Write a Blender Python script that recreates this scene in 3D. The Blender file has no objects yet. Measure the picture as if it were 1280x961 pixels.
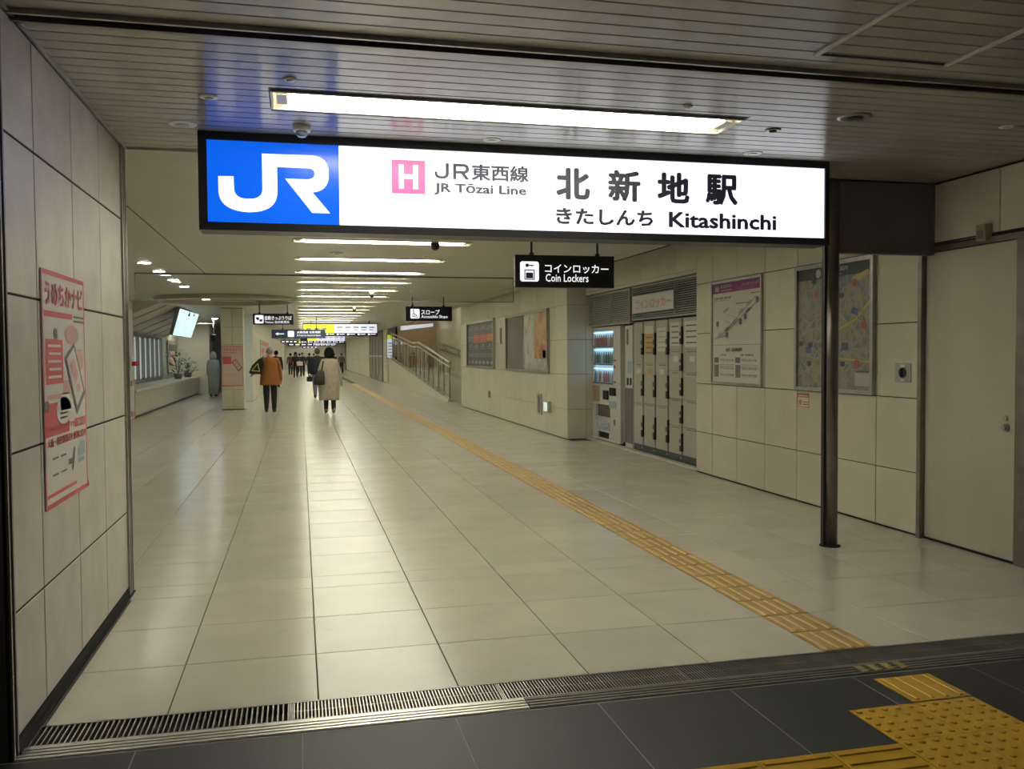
import bpy, bmesh, math, random
from math import sin, cos, pi, radians
from mathutils import Vector, Matrix
from mathutils.geometry import tessellate_polygon

random.seed(7)
SC = bpy.context.scene
COL = SC.collection

# ------------------------------------------------------------------ camera
cd = bpy.data.cameras.new('camera')
cam = bpy.data.objects.new('camera', cd)
COL.objects.link(cam)
cd.sensor_width = 36.0
cd.lens = 1104.0 / 1280.0 * 36.0
cd.clip_end = 300
cam.matrix_world = Matrix(((0.9723867, 0.0144508, -0.2329277, 0.0),
                           (-0.2332844, 0.0323077, -0.9718717, 0.0),
                           (-0.0065190, 0.9993735, 0.0347867, 1.6),
                           (0, 0, 0, 1)))
SC.camera = cam

# ------------------------------------------------------------------ world, exposure
W = bpy.data.worlds.new('world')
SC.world = W
W.use_nodes = True
W.node_tree.nodes['Background'].inputs[0].default_value = (0.90, 0.88, 0.80, 1)
W.node_tree.nodes['Background'].inputs[1].default_value = 0.065
SC.view_settings.view_transform = 'Standard'
SC.view_settings.look = 'None'
SC.view_settings.gamma = 1.0
SC.view_settings.use_curve_mapping = False
SC.view_settings.exposure = 0.0
TUBE_STRENGTH = 26.0       # fluorescent tubes (the lamps of the place)
TUBE_COLOR = (1.0, 0.965, 0.835)

# ------------------------------------------------------------------ materials
MATS = {}
def mat(name, color, rough=0.5, metal=0.0, emit=0.0, ecol=None, noise=0.0, nscale=3.0, rand=0.0,
        coat=0.0, coat_rough=0.05, ior=1.5, stain=None, bump=0.0, bscale=200.0, rnoise=0.0, aniso=0.0):
    if name in MATS: return MATS[name]
    m = bpy.data.materials.new(name); m.use_nodes = True
    nt = m.node_tree; b = nt.nodes['Principled BSDF']
    b.inputs['Roughness'].default_value = rough
    b.inputs['Metallic'].default_value = metal
    b.inputs['IOR'].default_value = ior
    b.inputs['Coat Weight'].default_value = coat
    b.inputs['Coat Roughness'].default_value = coat_rough
    if aniso:
        tv = nt.nodes.new('ShaderNodeCombineXYZ'); tv.inputs[1].default_value = 1.0     # brushed across the slats
        b.inputs['Anisotropic'].default_value = aniso; nt.links.new(tv.outputs[0], b.inputs['Tangent'])
    c4 = (*color, 1)
    b.inputs['Base Color'].default_value = c4
    if emit > 0:
        b.inputs['Emission Color'].default_value = (*(ecol or color), 1)
        b.inputs['Emission Strength'].default_value = emit
    if noise or rand or stain or bump or rnoise:
        tc = nt.nodes.new('ShaderNodeTexCoord'); geo = nt.nodes.new('ShaderNodeNewGeometry')
        last = None
        val = nt.nodes.new('ShaderNodeHueSaturation')
        val.inputs['Color'].default_value = c4
        n = nt.nodes.new('ShaderNodeTexNoise'); n.inputs['Scale'].default_value = nscale; n.inputs['Detail'].default_value = 5
        nt.links.new(geo.outputs['Position'], n.inputs['Vector'])
        mr = nt.nodes.new('ShaderNodeMapRange')
        mr.inputs['From Min'].default_value = 0.3; mr.inputs['From Max'].default_value = 0.7
        mr.inputs['To Min'].default_value = 1 - noise; mr.inputs['To Max'].default_value = 1 + noise
        nt.links.new(n.outputs[0], mr.inputs['Value'])
        if rand:
            oi = nt.nodes.new('ShaderNodeObjectInfo')
            mr2 = nt.nodes.new('ShaderNodeMapRange')
            mr2.inputs['To Min'].default_value = 1 - rand; mr2.inputs['To Max'].default_value = 1 + rand
            nt.links.new(oi.outputs['Random'], mr2.inputs['Value'])
            mu = nt.nodes.new('ShaderNodeMath'); mu.operation = 'MULTIPLY'
            nt.links.new(mr.outputs[0], mu.inputs[0]); nt.links.new(mr2.outputs[0], mu.inputs[1])
            nt.links.new(mu.outputs[0], val.inputs['Value'])
        else:
            nt.links.new(mr.outputs[0], val.inputs['Value'])
        out = val.outputs[0]
        if stain:
            n2 = nt.nodes.new('ShaderNodeTexNoise'); n2.inputs['Scale'].default_value = stain[1]; n2.inputs['Detail'].default_value = 8
            n2.inputs['Roughness'].default_value = 0.65
            nt.links.new(geo.outputs['Position'], n2.inputs['Vector'])
            r2 = nt.nodes.new('ShaderNodeMapRange')
            r2.inputs['From Min'].default_value = stain[2]; r2.inputs['From Max'].default_value = stain[2] + 0.12
            r2.inputs['To Max'].default_value = stain[3]
            nt.links.new(n2.outputs[0], r2.inputs['Value'])
            mx = nt.nodes.new('ShaderNodeMixRGB'); mx.inputs[2].default_value = (*stain[0], 1)
            nt.links.new(r2.outputs[0], mx.inputs[0]); nt.links.new(out, mx.inputs[1])
            out = mx.outputs[0]
        nt.links.new(out, b.inputs['Base Color'])
        if rnoise:
            n3 = nt.nodes.new('ShaderNodeTexNoise'); n3.inputs['Scale'].default_value = 1.7; n3.inputs['Detail'].default_value = 6
            nt.links.new(geo.outputs['Position'], n3.inputs['Vector'])
            r3 = nt.nodes.new('ShaderNodeMapRange')
            r3.inputs['From Min'].default_value = 0.3; r3.inputs['From Max'].default_value = 0.7
            r3.inputs['To Min'].default_value = max(0.02, rough - rnoise); r3.inputs['To Max'].default_value = rough + rnoise
            nt.links.new(n3.outputs[0], r3.inputs['Value']); nt.links.new(r3.outputs[0], b.inputs['Roughness'])
        if bump:
            nb = nt.nodes.new('ShaderNodeTexNoise'); nb.inputs['Scale'].default_value = bscale; nb.inputs['Detail'].default_value = 3
            nt.links.new(geo.outputs['Position'], nb.inputs['Vector'])
            bp = nt.nodes.new('ShaderNodeBump'); bp.inputs['Strength'].default_value = bump; bp.inputs['Distance'].default_value = 0.002
            nt.links.new(nb.outputs[0], bp.inputs['Height']); nt.links.new(bp.outputs[0], b.inputs['Normal'])
    MATS[name] = m
    return m

M_TILE = mat('cream_floor_tile', (0.61, 0.58, 0.49), rough=0.20, noise=0.05, nscale=2.5, rand=0.04, rnoise=0.02, stain=((0.36, 0.31, 0.20), 3.0, 0.63, 0.30))
M_GROUT = mat('dark_grout', (0.10, 0.085, 0.06), rough=0.8)
M_DARKTILE = mat('dark_grey_floor_tile', (0.026, 0.028, 0.028), rough=0.5, noise=0.10, nscale=3, rand=0.10, bump=0.3, bscale=400)
M_DGROUT = mat('grey_grout', (0.30, 0.30, 0.28), rough=0.8)
M_PANEL = mat('cream_enamel_panel', (0.62, 0.585, 0.47), rough=0.34, noise=0.04, nscale=4, rand=0.05, stain=((0.30, 0.26, 0.19), 9.0, 0.66, 0.25))
M_PANELL = mat('pale_stone_panel', (0.54, 0.505, 0.455), rough=0.38, noise=0.09, nscale=5, rand=0.05, stain=((0.25, 0.21, 0.16), 7.0, 0.64, 0.30))
M_JOINT = mat('black_joint', (0.02, 0.018, 0.015), rough=0.9)
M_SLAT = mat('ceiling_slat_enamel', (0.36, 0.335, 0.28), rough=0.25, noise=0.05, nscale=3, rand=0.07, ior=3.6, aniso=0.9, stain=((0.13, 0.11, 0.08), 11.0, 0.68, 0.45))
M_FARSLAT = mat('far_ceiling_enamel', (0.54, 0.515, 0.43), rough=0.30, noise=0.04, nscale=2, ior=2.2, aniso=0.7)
M_VOID = mat('ceiling_void', (0.012, 0.012, 0.011), rough=0.95)
M_STEEL = mat('brushed_steel', (0.42, 0.41, 0.38), rough=0.30, metal=1.0, noise=0.10, nscale=12)
M_DSTEEL = mat('dark_bronze_steel', (0.24, 0.215, 0.195), rough=0.36, metal=0.85, noise=0.12, nscale=9)
M_ALU = mat('pale_aluminium', (0.66, 0.65, 0.61), rough=0.33, metal=1.0, noise=0.08, nscale=20)
M_BLACK = mat('black_paint', (0.012, 0.012, 0.014), rough=0.35)
M_BLACKM = mat('matt_black', (0.010, 0.010, 0.011), rough=0.8)
M_WHITE = mat('white_enamel', (0.75, 0.74, 0.68), rough=0.35)
M_TRAY = mat('lamp_tray_white', (0.85, 0.82, 0.68), rough=0.4)
M_TUBE = mat('fluorescent_tube', (1, 1, 1), emit=TUBE_STRENGTH, ecol=TUBE_COLOR)
M_DOWN = mat('downlight_lens', (1, 1, 1), emit=45.0, ecol=(1, 0.97, 0.88))
M_GREYPANEL = mat('grey_enamel_fascia', (0.17, 0.158, 0.145), rough=0.45, noise=0.06, nscale=3)
M_DOOR = mat('beige_steel_door', (0.50, 0.47, 0.37), rough=0.42, noise=0.06, nscale=1.6, stain=((0.22, 0.19, 0.13), 5.0, 0.66, 0.35))
M_YELLOW = mat('yellow_tactile', (0.66, 0.38, 0.02), rough=0.27, noise=0.08, nscale=6)
M_OLDYEL = mat('worn_ochre_tactile', (0.45, 0.305, 0.10), rough=0.45, noise=0.12, nscale=7, rand=0.06)
M_OLDBAR = mat('worn_ochre_bar', (0.53, 0.375, 0.15), rough=0.45, noise=0.10, nscale=9)
M_SIGNW = mat('backlit_white', (0.25, 0.25, 0.25), rough=0.2, emit=1.35, ecol=(0.90, 0.93, 1.0))
M_SIGNB = mat('backlit_blue', (0.005, 0.06, 0.35), rough=0.2, emit=0.85, ecol=(0.002, 0.135, 0.93))
M_SIGNP = mat('backlit_pink', (0.30, 0.05, 0.14), rough=0.3, emit=0.9, ecol=(1.0, 0.16, 0.43))
M_SIGNT = mat('sign_ink', (0.018, 0.018, 0.028), rough=0.4, emit=0.02, ecol=(0.3, 0.3, 0.45))
M_SIGNG = mat('sign_grey_ink', (0.05, 0.05, 0.07), rough=0.4, emit=0.05, ecol=(0.4, 0.4, 0.6))
M_LETW = mat('lit_white_letter', (0.4, 0.4, 0.4), emit=1.0, ecol=(0.93, 0.93, 1.0))
M_LITYEL = mat('lit_yellow_panel', (0.8, 0.85, 0.02), emit=1.0, ecol=(0.83, 0.90, 0.015))
M_LITPALE = mat('lit_pale_panel', (0.8, 0.8, 0.95), emit=0.9, ecol=(0.72, 0.76, 1.0))
M_LITLIME = mat('lit_lime_panel', (0.4, 0.6, 0.1), emit=0.6, ecol=(0.5, 0.7, 0.08))
M_NAVY = mat('dark_navy_sign', (0.012, 0.014, 0.035), rough=0.4)
M_BLUEGREY = mat('faded_blue_sign', (0.06, 0.09, 0.16), rough=0.4)
M_PAPER = mat('white_paper', (0.66, 0.63, 0.58), rough=0.55)
M_PINK = mat('poster_pink', (0.62, 0.115, 0.15), rough=0.55)
M_LPINK = mat('poster_light_pink', (0.62, 0.36, 0.35), rough=0.55)
M_GREYINK = mat('poster_grey_ink', (0.17, 0.165, 0.16), rough=0.6)
M_LGREY = mat('poster_light_grey', (0.42, 0.41, 0.38), rough=0.6)
M_CYAN = mat('poster_pale_blue', (0.35, 0.48, 0.52), rough=0.6)
M_PURPLE = mat('poster_magenta', (0.23, 0.035, 0.17), rough=0.5)
M_RED = mat('signal_red', (0.50, 0.035, 0.03), rough=0.4)
M_ORANGE = mat('print_orange', (0.68, 0.22, 0.05), rough=0.5)
M_GREEN = mat('print_green', (0.10, 0.22, 0.12), rough=0.5)
M_GREYDARK = mat('print_dark', (0.035, 0.045, 0.05), rough=0.4)
M_TAUPE = mat('taupe_board', (0.18, 0.165, 0.14), rough=0.5)
M_BROWN = mat('tan_wall', (0.36, 0.245, 0.15), rough=0.5, noise=0.05)
M_LOCKER = mat('grey_beige_locker', (0.42, 0.41, 0.34), rough=0.38, rand=0.03)
M_LOCKERD = mat('dark_slate_plinth', (0.035, 0.045, 0.05), rough=0.4)
M_VEND = mat('vending_white', (0.60, 0.60, 0.55), rough=0.3)
M_VENDLIT = mat('vending_display_back', (0.5, 0.7, 0.9), emit=0.55, ecol=(0.42, 0.66, 1.0))
M_VSTRIP = mat('vending_shelf_light', (1, 1, 1), emit=2.2, ecol=(0.65, 0.82, 1.0))
M_MAUVE = mat('mauve_panel', (0.16, 0.125, 0.13), rough=0.5)
M_LOUVRE = mat('louvre_grey', (0.42, 0.43, 0.37), rough=0.4)
M_MAPLIT = None
M_GREYBAR = mat('grille_bar', (0.30, 0.31, 0.31), rough=0.35, metal=0.6)
M_PALEWALL = mat('pale_far_wall', (0.68, 0.68, 0.60), rough=0.4, noise=0.04)
M_LEAF = mat('plant_leaf', (0.20, 0.27, 0.20), rough=0.5)

def glass_mat(name, tint=(0.93, 0.97, 0.93)):
    m = bpy.data.materials.new(name); m.use_nodes = True
    nt = m.node_tree; nt.nodes.clear()
    o = nt.nodes.new('ShaderNodeOutputMaterial'); t = nt.nodes.new('ShaderNodeBsdfTransparent'); g = nt.nodes.new('ShaderNodeBsdfGlossy')
    mx = nt.nodes.new('ShaderNodeMixShader'); geo = nt.nodes.new('ShaderNodeNewGeometry')
    dt = nt.nodes.new('ShaderNodeVectorMath'); dt.operation = 'DOT_PRODUCT'
    nt.links.new(geo.outputs['Normal'], dt.inputs[0]); nt.links.new(geo.outputs['Incoming'], dt.inputs[1])
    ab = nt.nodes.new('ShaderNodeMath'); ab.operation = 'ABSOLUTE'; nt.links.new(dt.outputs['Value'], ab.inputs[0])
    om = nt.nodes.new('ShaderNodeMath'); om.operation = 'SUBTRACT'; om.inputs[0].default_value = 1.0; nt.links.new(ab.outputs[0], om.inputs[1])
    pw = nt.nodes.new('ShaderNodeMath'); pw.operation = 'POWER'; pw.inputs[1].default_value = 5.0; nt.links.new(om.outputs[0], pw.inputs[0])
    ma = nt.nodes.new('ShaderNodeMath'); ma.operation = 'MULTIPLY_ADD'; ma.inputs[1].default_value = 0.92; ma.inputs[2].default_value = 0.04; nt.links.new(pw.outputs[0], ma.inputs[0])
    t.inputs[0].default_value = (*tint, 1); g.inputs['Roughness'].default_value = 0.02
    nt.links.new(ma.outputs[0], mx.inputs[0]); nt.links.new(t.outputs[0], mx.inputs[1]); nt.links.new(g.outputs[0], mx.inputs[2])
    nt.links.new(mx.outputs[0], o.inputs[0])
    return m
M_GLASS = glass_mat('clear_glass')
M_SMOKE = glass_mat('smoke_barrier_glass', (0.93, 0.955, 0.92))

def map_mat(name, cols, scale, emit=0.0, road=(0.6, 0.6, 0.58), patch=0.45):
    """printed street map: coloured city blocks between pale roads (flat print)"""
    m = bpy.data.materials.new(name); m.use_nodes = True
    nt = m.node_tree; b = nt.nodes['Principled BSDF']; b.inputs['Roughness'].default_value = 0.25
    tc = nt.nodes.new('ShaderNodeTexCoord')
    v = nt.nodes.new('ShaderNodeTexVoronoi'); v.inputs['Scale'].default_value = scale
    e = nt.nodes.new('ShaderNodeTexVoronoi'); e.feature = 'DISTANCE_TO_EDGE'; e.inputs['Scale'].default_value = scale
    n = nt.nodes.new('ShaderNodeTexNoise'); n.inputs['Scale'].default_value = scale * 0.28; n.inputs['Detail'].default_value = 2
    for x in (v, e, n): nt.links.new(tc.outputs['Object'], x.inputs['Vector'])
    cr = nt.nodes.new('ShaderNodeValToRGB'); cr.color_ramp.interpolation = 'CONSTANT'
    els = cr.color_ramp.elements
    while len(els) < len(cols): els.new(0.5)
    for i, (p, c) in enumerate(cols):
        els[i].position = p; els[i].color = (*c, 1)
    ad = nt.nodes.new('ShaderNodeMath'); ad.operation = 'MULTIPLY_ADD'; ad.inputs[1].default_value = patch
    sp = nt.nodes.new('ShaderNodeSeparateXYZ')
    nt.links.new(v.outputs['Color'], sp.inputs[0]); nt.links.new(sp.outputs[0], ad.inputs[0]); nt.links.new(n.outputs[0], ad.inputs[2])
    sub = nt.nodes.new('ShaderNodeMath'); sub.operation = 'SUBTRACT'; sub.inputs[1].default_value = patch * 0.5
    nt.links.new(ad.outputs[0], sub.inputs[0]); nt.links.new(sub.outputs[0], cr.inputs[0])
    lt = nt.nodes.new('ShaderNodeMath'); lt.operation = 'LESS_THAN'; lt.inputs[1].default_value = 0.06
    nt.links.new(e.outputs['Distance'], lt.inputs[0])
    mx = nt.nodes.new('ShaderNodeMixRGB'); mx.inputs[2].default_value = (*road, 1)
    nt.links.new(lt.outputs[0], mx.inputs[0]); nt.links.new(cr.outputs[0], mx.inputs[1])
    nt.links.new(mx.outputs[0], b.inputs['Base Color'])
    if emit:
        nt.links.new(mx.outputs[0], b.inputs['Emission Color']); b.inputs['Emission Strength'].default_value = emit
    return m
M_CITYMAP = map_mat('city_map_print', [(0, (0.21, 0.23, 0.22)), (0.42, (0.27, 0.27, 0.24)), (0.48, (0.30, 0.29, 0.24)), (0.54, (0.34, 0.31, 0.20)), (0.62, (0.25, 0.26, 0.24)), (0.72, (0.31, 0.26, 0.20))], 11, road=(0.33, 0.32, 0.28), patch=0.35)
M_AREAMAP = map_mat('lit_area_map', [(0, (0.45, 0.80, 0.92)), (0.45, (0.62, 0.90, 0.97)), (0.55, (0.40, 0.75, 0.90)), (0.65, (0.72, 0.93, 0.98))], 5, emit=1.0, road=(0.85, 0.97, 1.0))
M_FOODAD = map_mat('food_advert_print', [(0, (0.42, 0.14, 0.04)), (0.40, (0.52, 0.22, 0.06)), (0.48, (0.60, 0.34, 0.09)), (0.55, (0.62, 0.42, 0.14)), (0.63, (0.42, 0.16, 0.05))], 4.5, road=(0.5, 0.3, 0.1), patch=0.2)
M_PALEAD = map_mat('pale_advert_print', [(0, (0.36, 0.39, 0.38)), (0.45, (0.46, 0.48, 0.46)), (0.55, (0.54, 0.55, 0.52)), (0.68, (0.44, 0.36, 0.33))], 4, road=(0.5, 0.5, 0.47), patch=0.2)
M_SHELFAD = map_mat('drink_label_print', [(0, (0.25, 0.30, 0.33)), (0.5, (0.4, 0.47, 0.5))], 9)

# ------------------------------------------------------------------ mesh builder
class MB:
    def __init__(s): s.v = []; s.f = []; s.m = []; s.sm = []
    def add(s, vs, fs, mi=0, smooth=False):
        o = len(s.v); s.v += [tuple(v) for v in vs]
        for f in fs:
            s.f.append(tuple(i + o for i in f)); s.m.append(mi); s.sm.append(smooth)
        return s
    def box(s, x0, x1, y0, y1, z0, z1, mi=0):
        if x0 > x1: x0, x1 = x1, x0
        if y0 > y1: y0, y1 = y1, y0
        if z0 > z1: z0, z1 = z1, z0
        vs = [(x0,y0,z0),(x1,y0,z0),(x1,y1,z0),(x0,y1,z0),(x0,y0,z1),(x1,y0,z1),(x1,y1,z1),(x0,y1,z1)]
        return s.add(vs, [(0,3,2,1),(4,5,6,7),(0,1,5,4),(1,2,6,5),(2,3,7,6),(3,0,4,7)], mi)
    def bbox(s, x0, x1, y0, y1, z0, z1, b, mi=0):
        """box with a chamfer on all edges"""
        bm = bmesh.new()
        bmesh.ops.create_cube(bm, size=1)
        for v in bm.verts:
            v.co = ((x0+x1)/2 + v.co.x*abs(x1-x0), (y0+y1)/2 + v.co.y*abs(y1-y0), (z0+z1)/2 + v.co.z*abs(z1-z0))
        bmesh.ops.bevel(bm, geom=list(bm.edges), offset=b, segments=1, affect='EDGES')
        bm.verts.index_update()
        s.add([v.co[:] for v in bm.verts], [[v.index for v in f.verts] for f in bm.faces], mi); bm.free()
        return s
    def tube(s, p0, p1, r, n=10, mi=0, r1=None, smooth=True):
        p0 = Vector(p0); p1 = Vector(p1); d = (p1-p0).normalized()
        a = d.orthogonal().normalized(); b = d.cross(a); r1 = r if r1 is None else r1
        vs = [p0 + (a*cos(2*pi*i/n)+b*sin(2*pi*i/n))*r for i in range(n)] + [p1 + (a*cos(2*pi*i/n)+b*sin(2*pi*i/n))*r1 for i in range(n)]
        s.add(vs, [(i, (i+1) % n, n+(i+1) % n, n+i) for i in range(n)], mi, smooth)
        o = len(s.v) - 2*n
        s.f.append(tuple(o+i for i in reversed(range(n)))); s.m.append(mi); s.sm.append(False)
        s.f.append(tuple(o+n+i for i in range(n))); s.m.append(mi); s.sm.append(False)
        return s
    def lathe(s, prof, cx, cy, n=20, mi=0, smooth=True, sx=1.0, sy=1.0):
        """prof: list of (r, z) ; closed at the ends"""
        k = len(prof); vs = []
        for r, z in prof:
            vs += [(cx+r*sx*cos(2*pi*i/n), cy+r*sy*sin(2*pi*i/n), z) for i in range(n)]
        fs = []
        for j in range(k-1):
            fs += [(j*n+i, j*n+(i+1) % n, (j+1)*n+(i+1) % n, (j+1)*n+i) for i in range(n)]
        s.add(vs, fs, mi, smooth)
        o = len(s.v)-k*n
        s.f.append(tuple(o+i for i in reversed(range(n)))); s.m.append(mi); s.sm.append(False)
        s.f.append(tuple(o+(k-1)*n+i for i in range(n))); s.m.append(mi); s.sm.append(False)
        return s
    def rings(s, rings, n=18, mi=0):
        """rings: (cx, cy, z, rx, ry) elliptical loft, closed"""
        vs = []
        for cx, cy, z, rx, ry in rings:
            vs += [(cx+rx*cos(2*pi*i/n), cy+ry*sin(2*pi*i/n), z) for i in range(n)]
        fs = []
        for j in range(len(rings)-1):
            fs += [(j*n+i, j*n+(i+1) % n, (j+1)*n+(i+1) % n, (j+1)*n+i) for i in range(n)]
        s.add(vs, fs, mi, True)
        o = len(s.v)-len(rings)*n; k = len(rings)
        s.f.append(tuple(o+i for i in reversed(range(n)))); s.m.append(mi); s.sm.append(True)
        s.f.append(tuple(o+(k-1)*n+i for i in range(n))); s.m.append(mi); s.sm.append(True)
        return s
    def quad(s, a, b, c, d, mi=0): return s.add([a, b, c, d], [(0, 1, 2, 3)], mi)
    def prism(s, poly, fn, mi=0):
        """poly: 2D outline; fn(u, v, k) -> 3D with k = 0 back, 1 front"""
        n = len(poly)
        vs = [fn(u, v, 0) for u, v in poly] + [fn(u, v, 1) for u, v in poly]
        tri = tessellate_polygon([[Vector((u, v, 0)) for u, v in poly]])
        fs = [tuple(t) for t in tri] + [tuple(i+n for i in reversed(t)) for t in tri] + [(i, (i+1) % n, n+(i+1) % n, n+i) for i in range(n)]
        return s.add(vs, fs, mi)
    def mesh(s, name, mats):
        me = bpy.data.meshes.new(name)
        me.from_pydata(s.v, [], s.f)
        for m in (mats if isinstance(mats, (list, tuple)) else [mats]): me.materials.append(m)
        me.polygons.foreach_set('material_index', s.m)
        me.polygons.foreach_set('use_smooth', s.sm)
        me.update()
        return me
    def build(s, name, mats, parent=None, **kw):
        return link(name, s.mesh(name, mats), parent, **kw)

def link(name, data, parent=None, loc=None, label=None, cat=None, group=None, kind=None, rotz=None):
    o = bpy.data.objects.new(name, data); COL.objects.link(o)
    if parent is not None: o.parent = parent
    if loc is not None: o.location = loc
    if rotz is not None: o.rotation_euler = (0, 0, rotz)
    if label: o['label'] = label
    if cat: o['category'] = cat
    if group: o['group'] = group
    if kind: o['kind'] = kind
    return o
def thing(name, label, cat, loc=(0, 0, 0), rotz=0.0, group=None):
    o = link(name, None, None, loc, label, cat, group, None, rotz)
    o.empty_display_size = 0.1
    return o
def fixnormals(o):
    bm = bmesh.new(); bm.from_mesh(o.data); bmesh.ops.recalc_face_normals(bm, faces=bm.faces); bm.to_mesh(o.data); bm.free()

# ------------------------------------------------------------------ lettering (built-in font, turned into flat meshes)
_TX = {}
def glyphs(body, bold=0.0):
    k = (body, bold)
    if k in _TX: return _TX[k]
    c = bpy.data.curves.new('lettering', 'FONT'); c.body = body; c.resolution_u = 2
    o = bpy.data.objects.new('lettering', c); COL.objects.link(o)
    dg = bpy.context.evaluated_depsgraph_get(); dg.update()
    me = bpy.data.meshes.new_from_object(o.evaluated_get(dg))
    vs = [(v.co.x, v.co.y) for v in me.vertices]; fs = [tuple(p.vertices) for p in me.polygons]
    bpy.data.objects.remove(o); bpy.data.curves.remove(c); bpy.data.meshes.remove(me)
    if bold:
        n0 = len(vs); base = list(vs); bf = list(fs)
        for q in range(6):
            dx_, dy_ = bold*cos(q*pi/3), bold*sin(q*pi/3); o_ = len(vs)
            vs += [(x+dx_, y+dy_) for x, y in base]; fs += [tuple(i+o_ for i in f) for f in bf]
    x0 = min(v[0] for v in vs); x1 = max(v[0] for v in vs); y0 = min(v[1] for v in vs); y1 = max(v[1] for v in vs)
    per = len(vs)//7 if bold else len(vs)
    _TX[k] = ([((x-x0)/(x1-x0), (y-y0)/(y1-y0), i//per) for i, (x, y) in enumerate(vs)], fs)
    return _TX[k]

class Print:
    """flat print on a plane: origin O, u right, v up, n towards the reader"""
    def __init__(s, O, u, v, off=0.0):
        s.O = Vector(O); s.u = Vector(u); s.v = Vector(v); s.n = s.u.cross(s.v).normalized(); s.off = off; s.mb = MB()
    def P(s, a, b, h=0.0): return tuple(s.O + s.u*a + s.v*b + s.n*(s.off+h))
    def rect(s, a0, b0, a1, b1, mi=0, h=0.0):
        s.mb.quad(s.P(a0, b0, h), s.P(a1, b0, h), s.P(a1, b1, h), s.P(a0, b1, h), mi); return s
    def frame(s, a0, b0, a1, b1, w, mi=0, h=0.0):
        s.rect(a0, b0, a1, b0+w, mi, h); s.rect(a0, b1-w, a1, b1, mi, h); s.rect(a0, b0+w, a0+w, b1-w, mi, h); s.rect(a1-w, b0+w, a1, b1-w, mi, h); return s
    def poly(s, pts, mi=0, h=0.0):
        tri = tessellate_polygon([[Vector((a, b, 0)) for a, b in pts]])
        area = sum((pts[i][0]*pts[(i+1) % len(pts)][1]-pts[(i+1) % len(pts)][0]*pts[i][1]) for i in range(len(pts)))
        vs = [s.P(a, b, h) for a, b in pts]
        fs = []
        for t in tri:
            a, b, c = (pts[i] for i in t)
            cr = (b[0]-a[0])*(c[1]-a[1])-(b[1]-a[1])*(c[0]-a[0])
            fs.append(tuple(t) if cr > 0 else tuple(reversed(t)))
        s.mb.add(vs, fs, mi); return s
    def disc(s, a, b, r, mi=0, h=0.0, n=20, ry=None):
        return s.poly([(a+r*cos(2*pi*i/n), b+(ry or r)*sin(2*pi*i/n)) for i in range(n)], mi, h)
    def rrect(s, a0, b0, a1, b1, r, mi=0, h=0.0):
        pts = []
        for cx, cy, q in ((a1-r, b1-r, 0), (a0+r, b1-r, 1), (a0+r, b0+r, 2), (a1-r, b0+r, 3)):
            pts += [(cx+r*cos((q+i/4)*pi/2), cy+r*sin((q+i/4)*pi/2)) for i in range(5)]
        return s.poly(pts, mi, h)
    def line(s, pts, w, mi=0, h=0.0):
        for (a0, b0), (a1, b1) in zip(pts, pts[1:]):
            d = math.hypot(a1-a0, b1-b0) or 1; px = -(b1-b0)/d*w/2; py = (a1-a0)/d*w/2
            s.poly([(a0-px, b0-py), (a1-px, b1-py), (a1+px, b1+py), (a0+px, b0+py)], mi, h)
        return s
    def text(s, body, a0, b0, a1, b1, mi=0, bold=0.0, h=0.0):
        vs, fs = glyphs(body, bold)
        s.mb.add([s.P(a0+(a1-a0)*x, b0+(b1-b0)*y, h+0.0003*q) for x, y, q in vs], fs, mi); return s
    def build(s, name, mats, parent=None, **kw): return s.mb.build(name, mats, parent, **kw)

CEIL = 3.0

# ================================================================== SETTING: floors
LINES_Y = [4.15, 4.80, 5.48, 6.17, 6.49]
while LINES_Y[-1] < 100: LINES_Y.append(LINES_Y[-1] + 0.68)
COLS = [(-1.26, -0.60), (-0.60, 0.06), (0.06, 0.72), (0.72, 1.38), (1.38, 2.03), (2.03, 2.70), (3.01, 3.36), (3.36, 4.02), (4.02, 4.68), (4.68, 5.17)]
LEFTC = [(-1.92, -1.26), (-2.58, -1.92), (-3.24, -2.58), (-3.90, -3.24), (-4.15, -3.90)]
floor = MB().box(-6.2, 7.2, 4.15, 100, -0.08, -0.008).build('floor', M_GROUT, kind='structure')
_tm = {}
def tile_mesh(w, d, m, g=0.003, top=0.0, t=0.008):
    k = (round(w, 3), round(d, 3), m.name, g)
    if k not in _tm:
        _tm[k] = MB().bbox(-w/2+g, w/2-g, -d/2+g, d/2-g, -t, top, 0.0015).mesh('tile', m)
    return _tm[k]
far = MB()
for j in range(len(LINES_Y)-1):
    y0, y1 = LINES_Y[j], LINES_Y[j+1]
    for ci, (x0, x1) in enumerate(COLS + LEFTC):
        if ci == 0 and y0 < 6.17: x0 = -1.10
        if ci >= len(COLS) and y0 < 6.4: continue
        if x0 > 4.6 and y0 > 15: x1 = 4.80
        if y0 < 13.5:
            link('tile', tile_mesh(x1-x0, y1-y0, M_TILE), floor, ((x0+x1)/2, (y0+y1)/2, 0))
        else:
            far.box(x0+0.003, x1-0.003, y0+0.003, y1-0.003, -0.008, 0)
far.box(4.80, 7.0, 26.8, 29.6, -0.008, 0)
far.box(-4.15, -1.6, 100, 100.2, -0.008, 0)
far.build('tile', M_TILE, floor, kind='stuff')

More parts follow.
